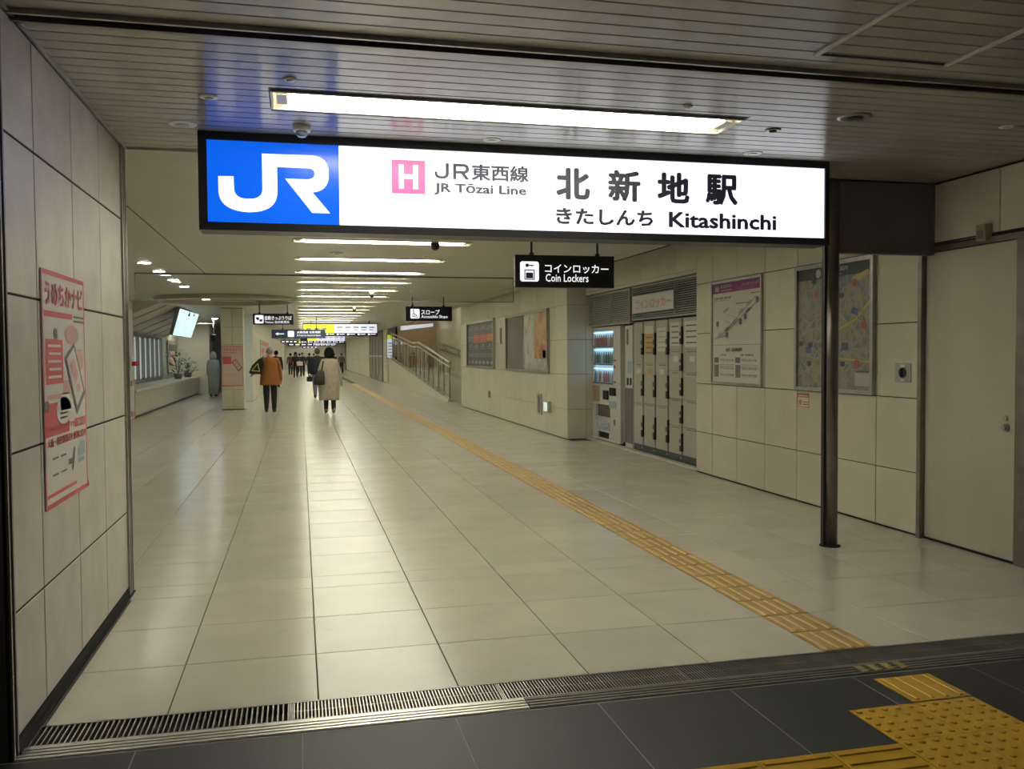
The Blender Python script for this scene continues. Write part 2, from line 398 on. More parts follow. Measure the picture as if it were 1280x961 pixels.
dfloor = MB().box(-7, 8, -4, 3.80, -0.08, -0.0006).build('floor', M_DGROUT, kind='structure')
dx = [-7.25 + 0.658*i for i in range(24)]
off = 0.645 - dx[12]
for i in range(9, 19):
    for y0 in (0.44, 1.76, 3.08):
        if y0 < 1: continue
        x0 = dx[i] + off
        y1 = min(y0+1.32, 3.79)
        link('tile', tile_mesh(0.658, y1-y0, M_DARKTILE, 0.0016), dfloor, (x0+0.329, (y0+y1)/2, 0))
rest = MB()
for i in range(0, 24):
    x0 = dx[i] + off
    for y0 in (-3.5, -2.2, -0.88, 0.44):
        rest.box(x0+0.002, x0+0.656, y0+0.002, y0+1.318, -0.008, 0)
    if not 9 <= i < 19:
        rest.box(x0+0.002, x0+0.656, 1.762, 3.79, -0.008, 0)
rest.build('tile', M_DARKTILE, dfloor, kind='stuff')

# threshold strips of metal
th = thing('threshold_strip', 'ribbed metal threshold strip between drain grate and dark floor', 'threshold', (0, 3.86, 0))
def strip(x0, x1, m, name, lab):
    b = MB(); b.box(x0, x1, -0.06, 0.07, -0.006, 0.003)
    for k in range(4): b.box(x0, x1, -0.055+0.03*k, -0.037+0.03*k, 0.003, 0.006)
    return b.build(name, m, th, label=lab)
strip(-1.13, 0.985, M_ALU, 'metal_strip', 'bright polished left strip')
strip(0.99, 5.6, mat('worn_grey_strip', (0.17, 0.165, 0.14), rough=0.42, metal=0.5, noise=0.15, nscale=8), 'metal_strip', 'dull worn grey right strip')

# drain grate: sections of thin bars across the whole width
dg_ = thing('drain_grate', 'long steel drain grate of thin bars across the entrance floor', 'drain grate', (0, 4.04, 0))
MB().box(-1.13, 5.6, -0.11, 0.11, -0.06, -0.045).build('channel', M_BLACKM, dg_)
fr = MB()
for yy in (-0.108, 0.098): fr.box(-1.13, 5.6, yy, yy+0.010, -0.045, 0.001)
fr.build('frame', M_STEEL, dg_)
edges = [-1.12, -0.06, 0.90, 1.83, 2.78, 3.73, 4.68, 5.6]
M_BARS = mat('grate_bar_steel', (0.48, 0.46, 0.42), rough=0.35, metal=0.9, noise=0.2, nscale=5)
M_BARSD = mat('grate_bar_worn', (0.27, 0.26, 0.24), rough=0.45, metal=0.8, noise=0.25, nscale=5)
for i in range(len(edges)-1):
    b = MB(); x = edges[i] + 0.008
    pitch = 0.0225 if i == 0 else 0.0155
    while x < edges[i+1]-0.012:
        b.box(x, x+0.0062, -0.096, 0.096, -0.03, 0); x += pitch
    if i: b.box(edges[i], edges[i+1]-0.004, -0.003, 0.003, -0.03, -0.001)
    b.box(edges[i], edges[i]+0.005, -0.097, 0.097, -0.03, 0); b.box(edges[i+1]-0.008, edges[i+1]-0.003, -0.097, 0.097, -0.03, 0)
    b.build('grate_section', M_BARS if i < 3 else M_BARSD, dg_, kind='stuff')

# ================================================================== SETTING: walls
def panel_wall(parent, axis, plane, face, ucuts, zcuts, m, gap=0.008, th_=0.014, skip=()):
    """loose panels standing proud of a wall; axis 'x' = wall plane at x, face = +-1 towards the room"""
    for i in range(len(ucuts)-1):
        for k in range(len(zcuts)-1):
            if (i, k) in skip: continue
            a0, a1, z0, z1 = ucuts[i]+gap/2, ucuts[i+1]-gap/2, zcuts[k]+gap/2, zcuts[k+1]-gap/2
            key = ('p', axis, face, round(a1-a0, 3), round(z1-z0, 3), m.name)
            if key not in _tm:
                h = th_
                lo, hi = (0, h) if face < 0 else (-h, 0)
                w, d = (a1-a0)/2, (z1-z0)/2
                _tm[key] = (MB().bbox(lo, hi, -w, w, -d, d, 0.002) if axis == 'x' else MB().bbox(-w, w, lo, hi, -d, d, 0.002)).mesh('panel', m)
            c = ((plane, (a0+a1)/2, (z0+z1)/2) if axis == 'x' else ((a0+a1)/2, plane, (z0+z1)/2))
            link('panel', _tm[key], parent, c)

ZL = [0.06, 0.565, 1.21, 1.855, 2.50, 2.985]
wl = MB().box(-1.45, -1.137, 3.86, 6.26, 0, 3.05).build('wall_left', M_JOINT, kind='structure')
panel_wall(wl, 'x', -1.13, 1, [3.86, 4.31, 4.98, 5.62, 6.26], ZL, M_PANELL, gap=0.011, th_=0.007)
MB().box(-1.143, -1.112, 3.86, 6.40, 0.0, 0.012).box(-1.143, -1.126, 3.86, 6.40, 0.012, 0.055).build('baseboard_left', M_BLACKM, kind='structure')
MB().box(-1.45, -1.128, 3.80, 3.86, 0, 3.0).box(-1.14, -1.118, 3.80, 3.815, 0, 3.0).box(-1.14, -1.118, 3.845, 3.86, 0, 3.0).build('trim_1', M_DSTEEL, kind='structure')
MB().box(-1.45, -1.15, 6.26, 6.40, 0, 3.0).box(-1.15, -1.118, 6.26, 6.285, 0, 3.0).box(-1.15, -1.118, 6.32, 6.335, 0, 3.0).box(-1.15, -1.118, 6.375, 6.40, 0, 3.0).build('trim_2', M_STEEL, kind='structure')
MB().box(-1.16, -1.112, 3.86, 6.4, 2.985, 3.0).build('trim_3', M_STEEL, kind='structure')
MB().box(-4.5, -1.45, 6.26, 6.40, 0, 3.1).build('wall_return', M_PALEWALL, kind='structure')
MB().box(-4.5, -4.15, 6.4, 24.3, 0, 3.1).build('wall_far_left', M_PALEWALL, kind='structure')
MB().box(-1.46, -7.0, 3.72, 3.86, 0, 3.05).build('wall_hall_left', M_PANELL, kind='structure')

# right wall: door stretch, tiled stretch, niche, poster stretch
ZR = [0.01, 0.545, 1.19, 1.85, 2.505, 3.15]
wr = MB().box(5.184, 6.4, 6.50, 10.95, 0, 3.2).box(5.184, 6.4, 10.95, 15.65, 2.665, 3.2).build('wall_right', M_JOINT, kind='structure')
UR = [6.52, 7.14, 7.81, 8.48, 9.15, 9.82, 10.48, 10.95]
panel_wall(wr, 'x', 5.17, -1, UR, ZR, M_PANEL)
panel_wall(wr, 'x', 5.17, -1, [10.95 + 0.67*i for i in range(7)] + [15.65], [2.665, 2.72, 3.15], M_PANEL, gap=0.005)
# door side (nearest)
wd = MB().box(5.184, 6.4, 5.38, 6.50, 2.47, 3.1).build('wall_right', M_JOINT, kind='structure')
panel_wall(wd, 'x', 5.17, -1, [5.0, 5.68, 6.50], [2.50, 2.985], M_PANEL)
MB().box(5.12, 5.20, 6.48, 6.525, 0, 2.45).box(5.15, 5.20, 5.36, 5.49, 0, 2.47).box(5.14, 5.20, 5.36, 6.52, 2.425, 2.47).build('trim_4', M_DSTEEL, kind='structure')
d1 = thing('door_1', 'plain beige steel service door with round lock at right', 'door', (5.17, 5.99, 0)); d1['kind'] = 'structure'
MB().bbox(-0.005, 0.05, -0.485, 0.488, 0.02, 2.42, 0.004).build('door_leaf', M_DOOR, d1)
MB().tube((-0.004, -0.41, 1.02), (-0.03, -0.41, 1.02), 0.032, 16).tube((-0.03, -0.41, 1.02), (-0.045, -0.41, 1.02), 0.020, 12).build('door_handle', M_STEEL, d1)
MB().tube((-0.004, -0.40, 1.09), (-0.02, -0.40, 1.09), 0.022, 14).build('lock_cylinder', M_STEEL, d1)
MB().box(-0.003, 0.05, -0.49, 0.49, 0.0, 0.018).build('sill', M_BLACKM, d1)
b = thing('sensor_box', 'small beige box fixed above the steel door frame', 'sensor', (5.17, 5.80, 2.50))
MB().bbox(-0.07, 0.0, -0.05, 0.05, -0.06, 0.07, 0.006).build('body', mat('aged_beige_plastic', (0.34, 0.31, 0.17), rough=0.5), b)
MB().box(-0.074, -0.07, -0.03, 0.03, -0.04, 0.02).build('cover', M_GREYINK, b)
MB().box(5.2, 6.4, 3.66, 5.36, 0, 3.1).build('wall_hall_right', M_GREYPANEL, kind='structure')
MB().tube((5.165, 6.46, 2.487), (5.165, 5.85, 2.487), 0.006, 6).build('trim_5', M_DSTEEL, kind='structure')

# niche
nw = MB().box(5.96, 6.4, 10.95, 15.65, 0, 2.67).box(5.172, 5.96, 10.95, 15.65, 2.66, 2.68).build('wall_niche', M_GREYPANEL, kind='structure')
MB().bbox(5.17, 5.28, 10.95, 15.65, 0, 0.035, 0.004).build('trim_6', M_PANEL, kind='structure')
MB().box(5.28, 5.96, 10.95, 15.65, -0.008, 0.015).build('floor', M_GREYDARK, kind='structure')
# poster stretch
wp = MB().box(4.814, 6.0, 15.664, 26.7, 0, 3.4).build('wall_right', M_JOINT, kind='structure')
ZP = [0.01, 0.56, 1.21, 1.855, 2.50, 3.25]
UP = [15.65] + [15.65 + 0.085] + [15.735 + 0.685*i for i in range(1, 16)] + [26.7]
panel_wall(wp, 'x', 4.80, -1, UP, ZP, M_PANEL, gap=0.005)
panel_wall(wp, 'y', 15.65, -1, [4.80, 5.17, 5.95], ZP, M_PANEL, gap=0.006)

# fascia beside the post
MB().box(4.28, 5.17, 6.40, 6.46, 2.40, 3.0).box(4.28, 5.17, 6.385, 6.40, 2.40, 2.43).box(5.13, 5.17, 6.385, 6.40, 2.43, 3.0).build('wall_fascia', M_GREYPANEL, kind='structure')

# far left: counter, recess and far blocks
MB().box(-6.0, -5.0, 24.3, 40.5, 0, 3.1).build('wall_recess', M_PALEWALL, kind='structure')
we = MB().box(-5.0, -3.72, 39.3, 40.5, 0, 3.1).build('wall_end', M_PALEWALL, kind='structure')
panel_wall(we, 'y', 39.28, -1, [-5.0, -4.36, -3.72], [0.02, 0.62, 1.25, 1.88, 2.5, 3.1], M_PALEWALL, gap=0.006)
wb = MB().box(-2.42, -1.614, 32.014, 98, 0, 3.1).build('wall_block', M_PALEWALL, kind='structure')
panel_wall(wb, 'y', 32.0, -1, [-2.42, -2.0, -1.6], [0.02, 0.62, 1.25, 1.88, 2.5, 3.1], M_PALEWALL, gap=0.006)
panel_wall(wb, 'x', -1.60, 1, [32.0 + 1.36*i for i in range(40)], [0.02, 1.21, 2.5, 3.1], M_PANEL, gap=0.006)
MB().box(-6, -2.45, 46, 46.3, 0, 3.1).build('wall_passage', M_PANEL, kind='structure')
# far right wall beyond the ramp
wq = MB().box(4.764, 5.6, 49.6, 98, 0, 3.1).build('wall_far_right', M_JOINT, kind='structure')
panel_wall(wq, 'x', 4.75, -1, [49.6, 52.2, 62.4] + [63.76+1.36*i for i in range(24)], [0.02, 1.21, 2.5, 3.1], M_PANEL, gap=0.006, skip=((1, 0), (1, 1), (1, 2)))
MB().box(4.75, 5.2, 49.55, 49.62, 0, 3.1).build('trim_7', M_PANEL, kind='structure')
MB().box(-3.0, 5.6, 97, 97.4, 0, 3.1).build('wall_back', M_PALEWALL, kind='structure')

# ================================================================== SETTING: ceiling
FIX = [(-0.13, 2.62, 4.89, 5.23)]                       # the near trough
yy = 6.95
while yy < 96:
    FIX.append((-0.06, 2.14, yy-0.15, yy+0.15)); yy += 2.09
ceil = MB().box(-6.2, 7.6, -4, 26.7, 3.13, 3.2).box(-6.2, 4.66, 26.7, 98, 3.13, 3.2).build('ceiling', M_VOID, kind='structure')
PITCH = 0.115
_sm = {}
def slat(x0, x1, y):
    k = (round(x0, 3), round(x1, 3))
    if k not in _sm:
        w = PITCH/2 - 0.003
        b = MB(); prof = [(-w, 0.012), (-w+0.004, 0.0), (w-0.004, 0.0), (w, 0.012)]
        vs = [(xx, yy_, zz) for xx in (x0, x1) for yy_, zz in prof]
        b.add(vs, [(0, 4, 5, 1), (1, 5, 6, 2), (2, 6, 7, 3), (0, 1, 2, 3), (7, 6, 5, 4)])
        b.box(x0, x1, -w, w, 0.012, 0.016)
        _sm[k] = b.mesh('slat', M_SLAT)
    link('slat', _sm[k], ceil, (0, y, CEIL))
def segs(x0, x1, y):
    out = [(x0, x1)]
    for fx0, fx1, fy0, fy1 in FIX:
        if fy0 - 0.02 < y < fy1 + 0.02:
            out = [(x0, fx0-0.012), (fx1+0.012, x1)]
    return out
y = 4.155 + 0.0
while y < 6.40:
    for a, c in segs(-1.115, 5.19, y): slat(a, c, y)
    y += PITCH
y = 3.90
ycount = 0
while y > 1.2:
    slat(-1.9, 6.6, y); y -= PITCH; ycount += 1
far = MB()
while y > -4:
    far.box(-6, 7.5, y-0.054, y+0.054, CEIL, CEIL+0.016); y -= PITCH
far.build('slat', M_SLAT, ceil, kind='stuff')
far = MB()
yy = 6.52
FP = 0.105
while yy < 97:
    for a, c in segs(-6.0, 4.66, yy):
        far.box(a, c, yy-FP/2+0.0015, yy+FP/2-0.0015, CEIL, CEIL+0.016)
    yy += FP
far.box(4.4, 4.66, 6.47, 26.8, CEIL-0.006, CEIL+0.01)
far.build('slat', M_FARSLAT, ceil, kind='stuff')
# strips filling the trough sides where a slat was cut short
fill = MB()
for fx0, fx1, fy0, fy1 in FIX:
    fill.box(fx0-0.012, fx1+0.012, fy0-0.06, fy0, CEIL, CEIL+0.012); fill.box(fx0-0.012, fx1+0.012, fy1, fy1+0.06, CEIL, CEIL+0.012)
fill.build('slat_filler', M_FARSLAT, ceil, kind='stuff')
MB().box(-1.2, 5.3, 6.40, 6.455, 2.985, 3.02).build('trim_8', mat('pale_ceiling_edge', (0.60, 0.58, 0.48), rough=0.3), kind='structure')
# shutter slot: two steel lips with a dark gap over the drain
MB().box(-6, 7.5, 4.055, 4.095, 2.985, 3.03).box(-6, 7.5, 4.02, 4.03, 2.97, 3.08).build('trim_9', M_DSTEEL, kind='structure')
MB().box(-6, 7.5, 3.958, 3.975, 2.98, 3.08).build('trim_10', M_STEEL, kind='structure')
# joint line running along the corridor ceiling at the left
MB().box(-1.555, -1.54, 8.6, 15.9, CEIL-0.004, CEIL).build('trim_11', M_GREYINK, kind='structure')
# access hatch in the front ceiling
h = thing('ceiling_hatch', 'pale framed access hatch in the slatted ceiling at upper right', 'hatch', (2.74, 3.45, CEIL))
for s in (-1, 1): MB().box(s*0.355-0.014, s*0.355+0.014, -0.75, 0.31, -0.008, 0.0).build('frame_bar', M_WHITE, h)
MB().box(-0.34, 0.34, 0.295, 0.312, -0.004, 0.0).build('gap', M_BLACKM, h)

# ================================================================== fluorescent lights
def light_fixture(fx0, fx1, fy0, fy1, label, group, ntubes, zc=CEIL):
    cx, cy = (fx0+fx1)/2, (fy0+fy1)/2; L = (fx1-fx0)/2; Wd = (fy1-fy0)/2
    t = thing('ceiling_light', label, 'ceiling light', (cx, cy, zc), 0, group)
    b = MB(); d = 0.085
    b.box(-L, L, -Wd, Wd, d, d+0.01)
    b.quad((-L, -Wd, -0.004), (-L, -Wd*0.55, d), (L, -Wd*0.55, d), (L, -Wd, -0.004))
    b.quad((L, Wd, -0.004), (L, Wd*0.55, d), (-L, Wd*0.55, d), (-L, Wd, -0.004))
    for s in (-1, 1): b.box(s*L-0.006, s*L+0.006, -Wd, Wd, -0.004, d)
    for s in (-1, 1): b.box(-L, L, s*Wd-0.007, s*Wd+0.007, -0.008, 0.004)
    b.build('tray', M_TRAY, t)
    n = ntubes; seg = (2*L-0.16)/n
    for k in range(n):
        x0 = -L+0.08+seg*k
        for yy in ((-0.055, 0.055) if Wd > 0.16 else (-0.045, 0.045)):
            MB().tube((x0+0.03, yy, 0.022), (x0+seg-0.03, yy, 0.022), 0.019, 8).build('tube', M_TUBE, t)
    for s in (-1, 1): MB().bbox(s*(L-0.055)-0.03, s*(L-0.055)+0.03, -0.085, 0.085, 0.0, 0.05, 0.004).build('lamp_holder', M_WHITE, t)
    return t
ordinal = ['', 'first', 'second', 'third', 'fourth', 'fifth', 'sixth', 'seventh', 'eighth', 'ninth', 'tenth']
for i, fx in enumerate(FIX):
    if i == 0: light_fixture(*fx, 'large fluorescent trough light in the slatted ceiling in front of the big station sign', 'fluorescent corridor lights', 2)
    elif i in (1, 2): light_fixture(*fx, ('nearer' if i == 1 else 'farther') + ' of two fluorescent trough lights hidden behind the big station sign', 'fluorescent corridor lights', 2)
    elif i < 11: light_fixture(*fx, 'fluorescent corridor light, %s in the row counted from the big station sign' % ordinal[i-2], 'fluorescent corridor lights', 1)
    else: light_fixture(*fx, 'distant fluorescent corridor light crowded near the end of the row', 'distant fluorescent corridor lights', 1)

for i, yy in enumerate((14.15, 15.55, 17.25, 18.85, 23.1, 24.95)):
    nm = ['nearest', 'second nearest', 'third nearest', 'fourth nearest', 'fifth nearest', 'farthest'][i]
    t = thing('downlight', 'small round downlight in the left corridor ceiling, %s of the row' % nm, 'downlight', (-2.24, yy, CEIL), 0, 'round downlights at the left')
    MB().lathe([(0.115, 0.0), (0.115, -0.008), (0.09, -0.01)], 0, 0, 20).build('ring', M_WHITE, t)
    MB().lathe([(0.09, -0.0105), (0.088, -0.014)], 0, 0, 20).build('lens', M_DOWN, t)

for i, (x, yy, lab) in enumerate(((-3.9, 26.5, 'added round fill lamp over the near end of the left counter'), (-3.9, 29.5, 'added round fill lamp over the counter before the lit map board'), (-3.1, 35.0, 'added round fill lamp over the counter behind the lit map board'), (-2.3, 29.6, 'added round fill lamp behind the square tiled column'))):  # extra lamps added to brighten the dark counter side
    t = thing('downlight', lab, 'downlight', (x, yy, CEIL), 0, 'round downlights at the left')
    MB().lathe([(0.13, 0.0), (0.13, -0.008), (0.11, -0.01)], 0, 0, 20).build('ring', M_WHITE, t)
    MB().lathe([(0.11, -0.0105), (0.108, -0.014)], 0, 0, 20).build('lens', mat('added_fill_lens', (1, 1, 1), emit=80.0, ecol=(0.85, 0.97, 1.0)), t)

light_fixture(-4.9, -3.3, 37.35, 37.65, 'added fluorescent fill light in the left passage near the plants', 'fluorescent corridor lights', 1, CEIL-0.095)  # fixture added to light the end wall of the passage
light_fixture(4.9, 6.6, 37.85, 38.15, 'added unseen fluorescent fill light high over the ramp', 'fluorescent corridor lights', 1, 4.105)  # unseen fixture added to brighten the ramp walls
light_fixture(4.9, 6.6, 42.35, 42.65, 'added unseen fluorescent fill light high over the upper end of the ramp', 'fluorescent corridor lights', 1, 4.105)  # another unseen fixture, added to lift the tan end wall

# ceiling fittings
def disc_fit(name, label, cat, x, y, r, dark=False, drop=0.02, z=CEIL):
    t = thing(name, label, cat, (x, y, z))
    drop *= 0.5; MB().lathe([(r, 0.0), (r, -drop*0.5), (r*0.8, -drop)], 0, 0, 24).build('rim', M_DSTEEL if dark else M_WHITE, t)
    MB().lathe([(r*0.5, -drop), (r*0.45, -drop-0.005), (r*0.2, -drop-0.008)], 0, 0, 16).build('cap', M_BLACKM if dark else M_STEEL, t)
disc_fit('sprinkler', 'small steel sprinkler just left of the near fluorescent trough', 'sprinkler', -0.03, 4.66, 0.035, drop=0.02)
disc_fit('sprinkler', 'small sprinkler in the blue reflection left of the trough light', 'sprinkler', -0.46, 5.08, 0.05, drop=0.014)
disc_fit('sprinkler', 'small brass sprinkler above the right end of the trough light', 'sprinkler', 2.16, 4.69, 0.03, drop=0.02)
disc_fit('ceiling_speaker', 'round recessed dark fitting right of the sign reflection', 'speaker', 3.24, 4.70, 0.10, dark=True, drop=0.016)
disc_fit('smoke_detector', 'dark round detector just right of the trough light end', 'detector', 2.92, 5.08, 0.05, dark=True, drop=0.016)
disc_fit('sprinkler', 'small sprinkler near the far right of the front ceiling', 'sprinkler', 4.32, 4.70, 0.045, drop=0.014)
disc_fit('cover_plate', 'flat white disc over the middle of the big sign', 'cover plate', 1.24, 5.70, 0.06, drop=0.012)
disc_fit('cover_plate', 'flat white disc over the right part of the big sign', 'cover plate', 3.12, 5.70, 0.07, drop=0.012)
disc_fit('cover_plate', 'large flat disc left of the big sign top corner', 'cover plate', -0.67, 5.70, 0.085, drop=0.012)
t = thing('smoke_detector', 'white domed detector hanging above the blue sign panel', 'detector', (0.03, 5.60, CEIL))
MB().lathe([(0.055, 0), (0.055, -0.03), (0.05, -0.035)], 0, 0, 24).build('base', M_WHITE, t)
MB().lathe([(0.035, -0.035), (0.035, -0.055), (0.02, -0.068)], 0, 0, 20).build('dome', mat('detector_lens', (0.25, 0.30, 0.42), rough=0.2), t)
disc_fit('ceiling_speaker', 'round grey speaker below the first corridor light', 'speaker', 0.51, 12.38, 0.085, drop=0.04)
disc_fit('smoke_detector', 'small flat detector right of the grey corridor speaker', 'detector', 1.77, 12.55, 0.06, drop=0.02)
for i, (x, y, lab) in enumerate(((1.60, 10.6, 'dark dome camera hanging at the first corridor light'), (1.55, 19.6, 'dark dome camera hanging in the middle of the light row'), (1.55, 26.0, 'dark dome camera hanging far along the light row'), (1.55, 42.5, 'tiny dome camera above the yellow exit sign'))):
    t = thing('security_camera', lab, 'camera', (x, y, CEIL))
    MB().lathe([(0.05, 0), (0.05, -0.06), (0.02, -0.07)], 0, 0, 16).build('mount', M_WHITE, t)
    MB().lathe([(0.05, -0.06), (0.055, -0.10), (0.045, -0.13), (0.02, -0.15)], 0, 0, 18).build('dome', M_BLACK, t)

# soffit ring in the ceiling at the left
t = thing('ceiling_ring', 'wide shallow oval soffit ring on the corridor ceiling at left', 'soffit', (-1.72, 22.6, CEIL))
b = MB(); n = 40; ro, ri = 1.66, 1.5
vs = []
for r, z in ((ro, 0), (ro, -0.07), (ro-0.04, -0.10), (ri, -0.10), (ri, 0)):
    vs += [(r*cos(2*pi*i/n), r*sin(2*pi*i/n), z) for i in range(n)]
b.add(vs, [(j*n+i, j*n+(i+1) % n, (j+1)*n+(i+1) % n, (j+1)*n+i) for j in range(4) for i in range(n)], 0, True)
b.build('rim', mat('soffit_beige', (0.36, 0.33, 0.25), rough=0.3), t)

# glass smoke barrier
t = thing('smoke_barrier', 'clear glass smoke barrier hanging across the corridor ceiling', 'smoke barrier', (0, 15.9, CEIL))
ex = [-2.68, -1.85, 0.05, 1.95, 3.85]
for a, c in zip(ex, ex[1:]): MB().box(a+0.004, c-0.004, -0.004, 0.004, -0.445, -0.02).build('glass_pane', M_SMOKE, t)
MB().box(-2.68, 3.85, -0.015, 0.015, -0.022, 0).box(-2.68, -2.665, -0.008, 0.008, -0.445, 0).box(3.84, 3.855, -0.008, 0.008, -0.445, 0).build('top_rail', M_GREYINK, t)
MB().box(-2.68, 3.85, -0.007, 0.007, -0.456, -0.445).build('bottom_rail', M_GREYINK, t)

# ================================================================== the big station sign
sg = thing('station_sign', 'large backlit JR station sign with blue logo panel hanging from the slatted ceiling', 'sign', (0, 5.85, 0))
MB().box(-0.60, 3.82, 0.012, 0.20, 2.387, 2.998).build('housing', M_BLACK, sg)
fb = MB(); x0, x1, z0, z1 = -0.60, 3.82, 2.387, 3.0; ix0, ix1, iz0, iz1 = -0.548, 3.785, 2.438, 2.949
fb.box(x0, x1, -0.012, 0.012, z0, iz0).box(x0, x1, -0.012, 0.012, iz1, z1).box(x0, ix0, -0.012, 0.012, iz0, iz1).box(ix1, x1, -0.012, 0.012, iz0, iz1)
fb.build('frame', M_BLACK, sg)
MB().box(ix0, 0.262, 0.002, 0.0119, iz0, iz1).build('blue_panel', M_SIGNB, sg)
MB().box(0.262, ix1, 0.002, 0.0119, iz0, iz1).build('white_panel', M_SIGNW, sg)
# logo outline (pixels of the blue panel -> unit square -> metres)
def arc(p0, c, p1, n=6):
    return [((1-t)**2*p0[0]+2*t*(1-t)*c[0]+t*t*p1[0], (1-t)**2*p0[1]+2*t*(1-t)*c[1]+t*t*p1[1]) for t in [i/n for i in range(n+1)]]
L = [(98, 219), (155, 220)] + arc((156, 268), (158, 306), (212, 306), 7) + arc((216, 306), (262, 305), (263, 270), 7) + [(263, 134)]
L += arc((455, 141), (520, 146), (520, 212), 8) + arc((520, 216), (518, 278), (455, 282), 8)[1:] + [(523, 362), (453, 360), (350, 229), (430, 232)]
L += arc((436, 232), (464, 231), (464, 212), 6) + arc((464, 210), (464, 191), (440, 190), 6)[1:] + [(320, 185), (320, 275)] + arc((320, 280), (318, 357), (212, 357), 9) + arc((208, 357), (100, 350), (98, 275), 9)
LG = []
for px, py in L:
    u = (px-57)/503.0; top = 80+24*u; bot = 393+15*u
    LG.append((ix0 + u*(0.262-ix0), iz1 - (py-top)/(bot-top)*(iz1-iz0)))
pr = Print((0, 0, 0), (1, 0, 0), (0, 0, 1), 0.0)
pr.poly(LG, 0); pr.build('logo', M_SIGNW, sg)
pr = Print((0, 0, 0), (1, 0, 0), (0, 0, 1), 0.0)
pr.rect(0.601, 2.657, 0.821, 2.876); pr.build('line_badge', M_SIGNP, sg)
pr = Print((0, 0, 0), (1, 0, 0), (0, 0, 1), 0.002)
pr.rect(0.648, 2.688, 0.680, 2.846).rect(0.742, 2.688, 0.774, 2.846).rect(0.680, 2.754, 0.742, 2.784)
pr.build('badge_letter', M_SIGNW, sg)
pr = Print((0, 0, 0), (1, 0, 0), (0, 0, 1), 0.0)
# J and R of the line name drawn in the wide house style
def bigJR(p, a, b, h, mi):
    k = h/100.0
    J = [(a+x*k, b+y*k) for x, y in [(0, 45), (16, 45)] + arc((16, 36), (18, 16), (44, 16), 4) + arc((48, 16), (72, 16), (72, 36), 4) + [(72, 100), (92, 100)] + arc((92, 34), (90, 0), (46, 0), 5) + arc((42, 0), (0, 0), (0, 36), 5)]
    p.poly(J, mi)
    ox = 120
    R = [(a+(ox+x)*k, b+y*k) for x, y in [(0, 0), (0, 100), (66, 100)] + arc((70, 100), (104, 98), (104, 69), 5) + arc((104, 66), (102, 40), (78, 38), 5) + [(106, 0), (82, 0), (56, 37), (20, 37), (20, 55), (62, 55)] + arc((66, 55), (84, 56), (84, 69), 4) + arc((84, 70), (82, 83), (64, 84), 4) + [(20, 84), (20, 37.5), (20, 0)]]
    # the counter of the R stays open: draw stem, bowl and leg as pieces
    stem = [(0, 0), (0, 100), (20, 100), (20, 0)]
    bowl_o = [(20, 100), (66, 100)] + arc((68, 100), (104, 99), (104, 69), 5) + arc((104, 67), (103, 39), (66, 37), 5) + [(20, 37), (20, 54), (62, 54)] + arc((66, 54), (84, 55), (84, 69), 4) + arc((84, 70), (83, 83), (64, 83), 4) + [(20, 83)]
    leg = [(52, 38), (76, 40), (106, 0), (82, 0)]
    for q in (stem, bowl_o, leg): p.poly([(a+(ox+x)*k, b+y*k) for x, y in q], mi)
bigJR(pr, 0.885, 2.764, 0.103, 0)
pr.text('東西線', 1.133, 2.761, 1.528, 2.870, 0, 0.030)
pr.text('JR Tōzai Line', 0.881, 2.657, 1.511, 2.738, 0, 0.030)
pr.build('line_name', M_SIGNG, sg)
pr = Print((0, 0, 0), (1, 0, 0), (0, 0, 1), 0.0)
for ch, a, c in (('北', 1.72, 1.967), ('新', 2.096, 2.338), ('地', 2.462, 2.71), ('駅', 2.831, 3.084)): pr.text(ch, a, 2.656, c, 2.873, 0, 0.038)
pr.text('きたしんち', 1.72, 2.488, 2.432, 2.600, 0, 0.034)
pr.text('Kitashinchi', 2.55, 2.486, 3.393, 2.597, 0, 0.030)
pr.build('station_name', M_SIGNT, sg)

# post that carries the sign end
t = thing('steel_post', 'dark steel post standing on the floor below the right end of the sign', 'post', (4.23, 6.43, 0))
MB().tube((0, 0, 0.0), (0, 0, 2.995), 0.058, 24).build('shaft', M_DSTEEL, t)
MB().lathe([(0.085, 0.0), (0.085, 0.006), (0.062, 0.010)], 0, 0, 24).build('floor_ring', M_BLACKM, t)
MB().box(-0.075, -0.052, -0.02, 0.02, 0.0, 2.99).build('guide_strip', M_BLACK, t)

# hanging guide signs
def hang_sign(name, label, x0, x1, z0, z1, y, rods, icon, prints, body=M_BLACK, group=None, depth=0.09):
    t = thing(name, label, 'sign', ((x0+x1)/2, y, 0), 0, group); cx = (x0+x1)/2
    MB().bbox(x0-cx, x1-cx, 0, depth, z0, z1, 0.006).build('body', body, t)
    for r in rods:
        MB().tube((r-cx, depth/2, z1-0.004), (r-cx, depth/2, CEIL), 0.014, 8).lathe([(0.03, z1), (0.03, z1+0.03), (0.016, z1+0.035)], r-cx, depth/2, 10).build('hanging_rod', M_BLACK, t)
    if icon:
        p = Print((-cx, 0, 0), (1, 0, 0), (0, 0, 1), 0.002); p.rrect(*icon, (icon[2]-icon[0])*0.12); p.build('pictogram', M_LETW, t)
    if prints:
        p = Print((-cx, 0, 0), (1, 0, 0), (0, 0, 1), 0.002); prints(p); p.build('lettering', M_LETW, t)
    return t, cx
t, cx = hang_sign('guide_sign', 'black hanging Coin Lockers sign near the lockers', 2.59, 3.88, 2.42, 2.82, 10.6, (2.81, 3.67), (2.652, 2.491, 2.892, 2.738),
    lambda p: (p.text('コインロッカー', 2.969, 2.600, 3.802, 2.709, 0, 0.010), p.text('Coin Lockers', 2.978, 2.492, 3.536, 2.588, 0, 0.006)))
p = Print((-cx, 0, 0), (1, 0, 0), (0, 0, 1), 0.004)
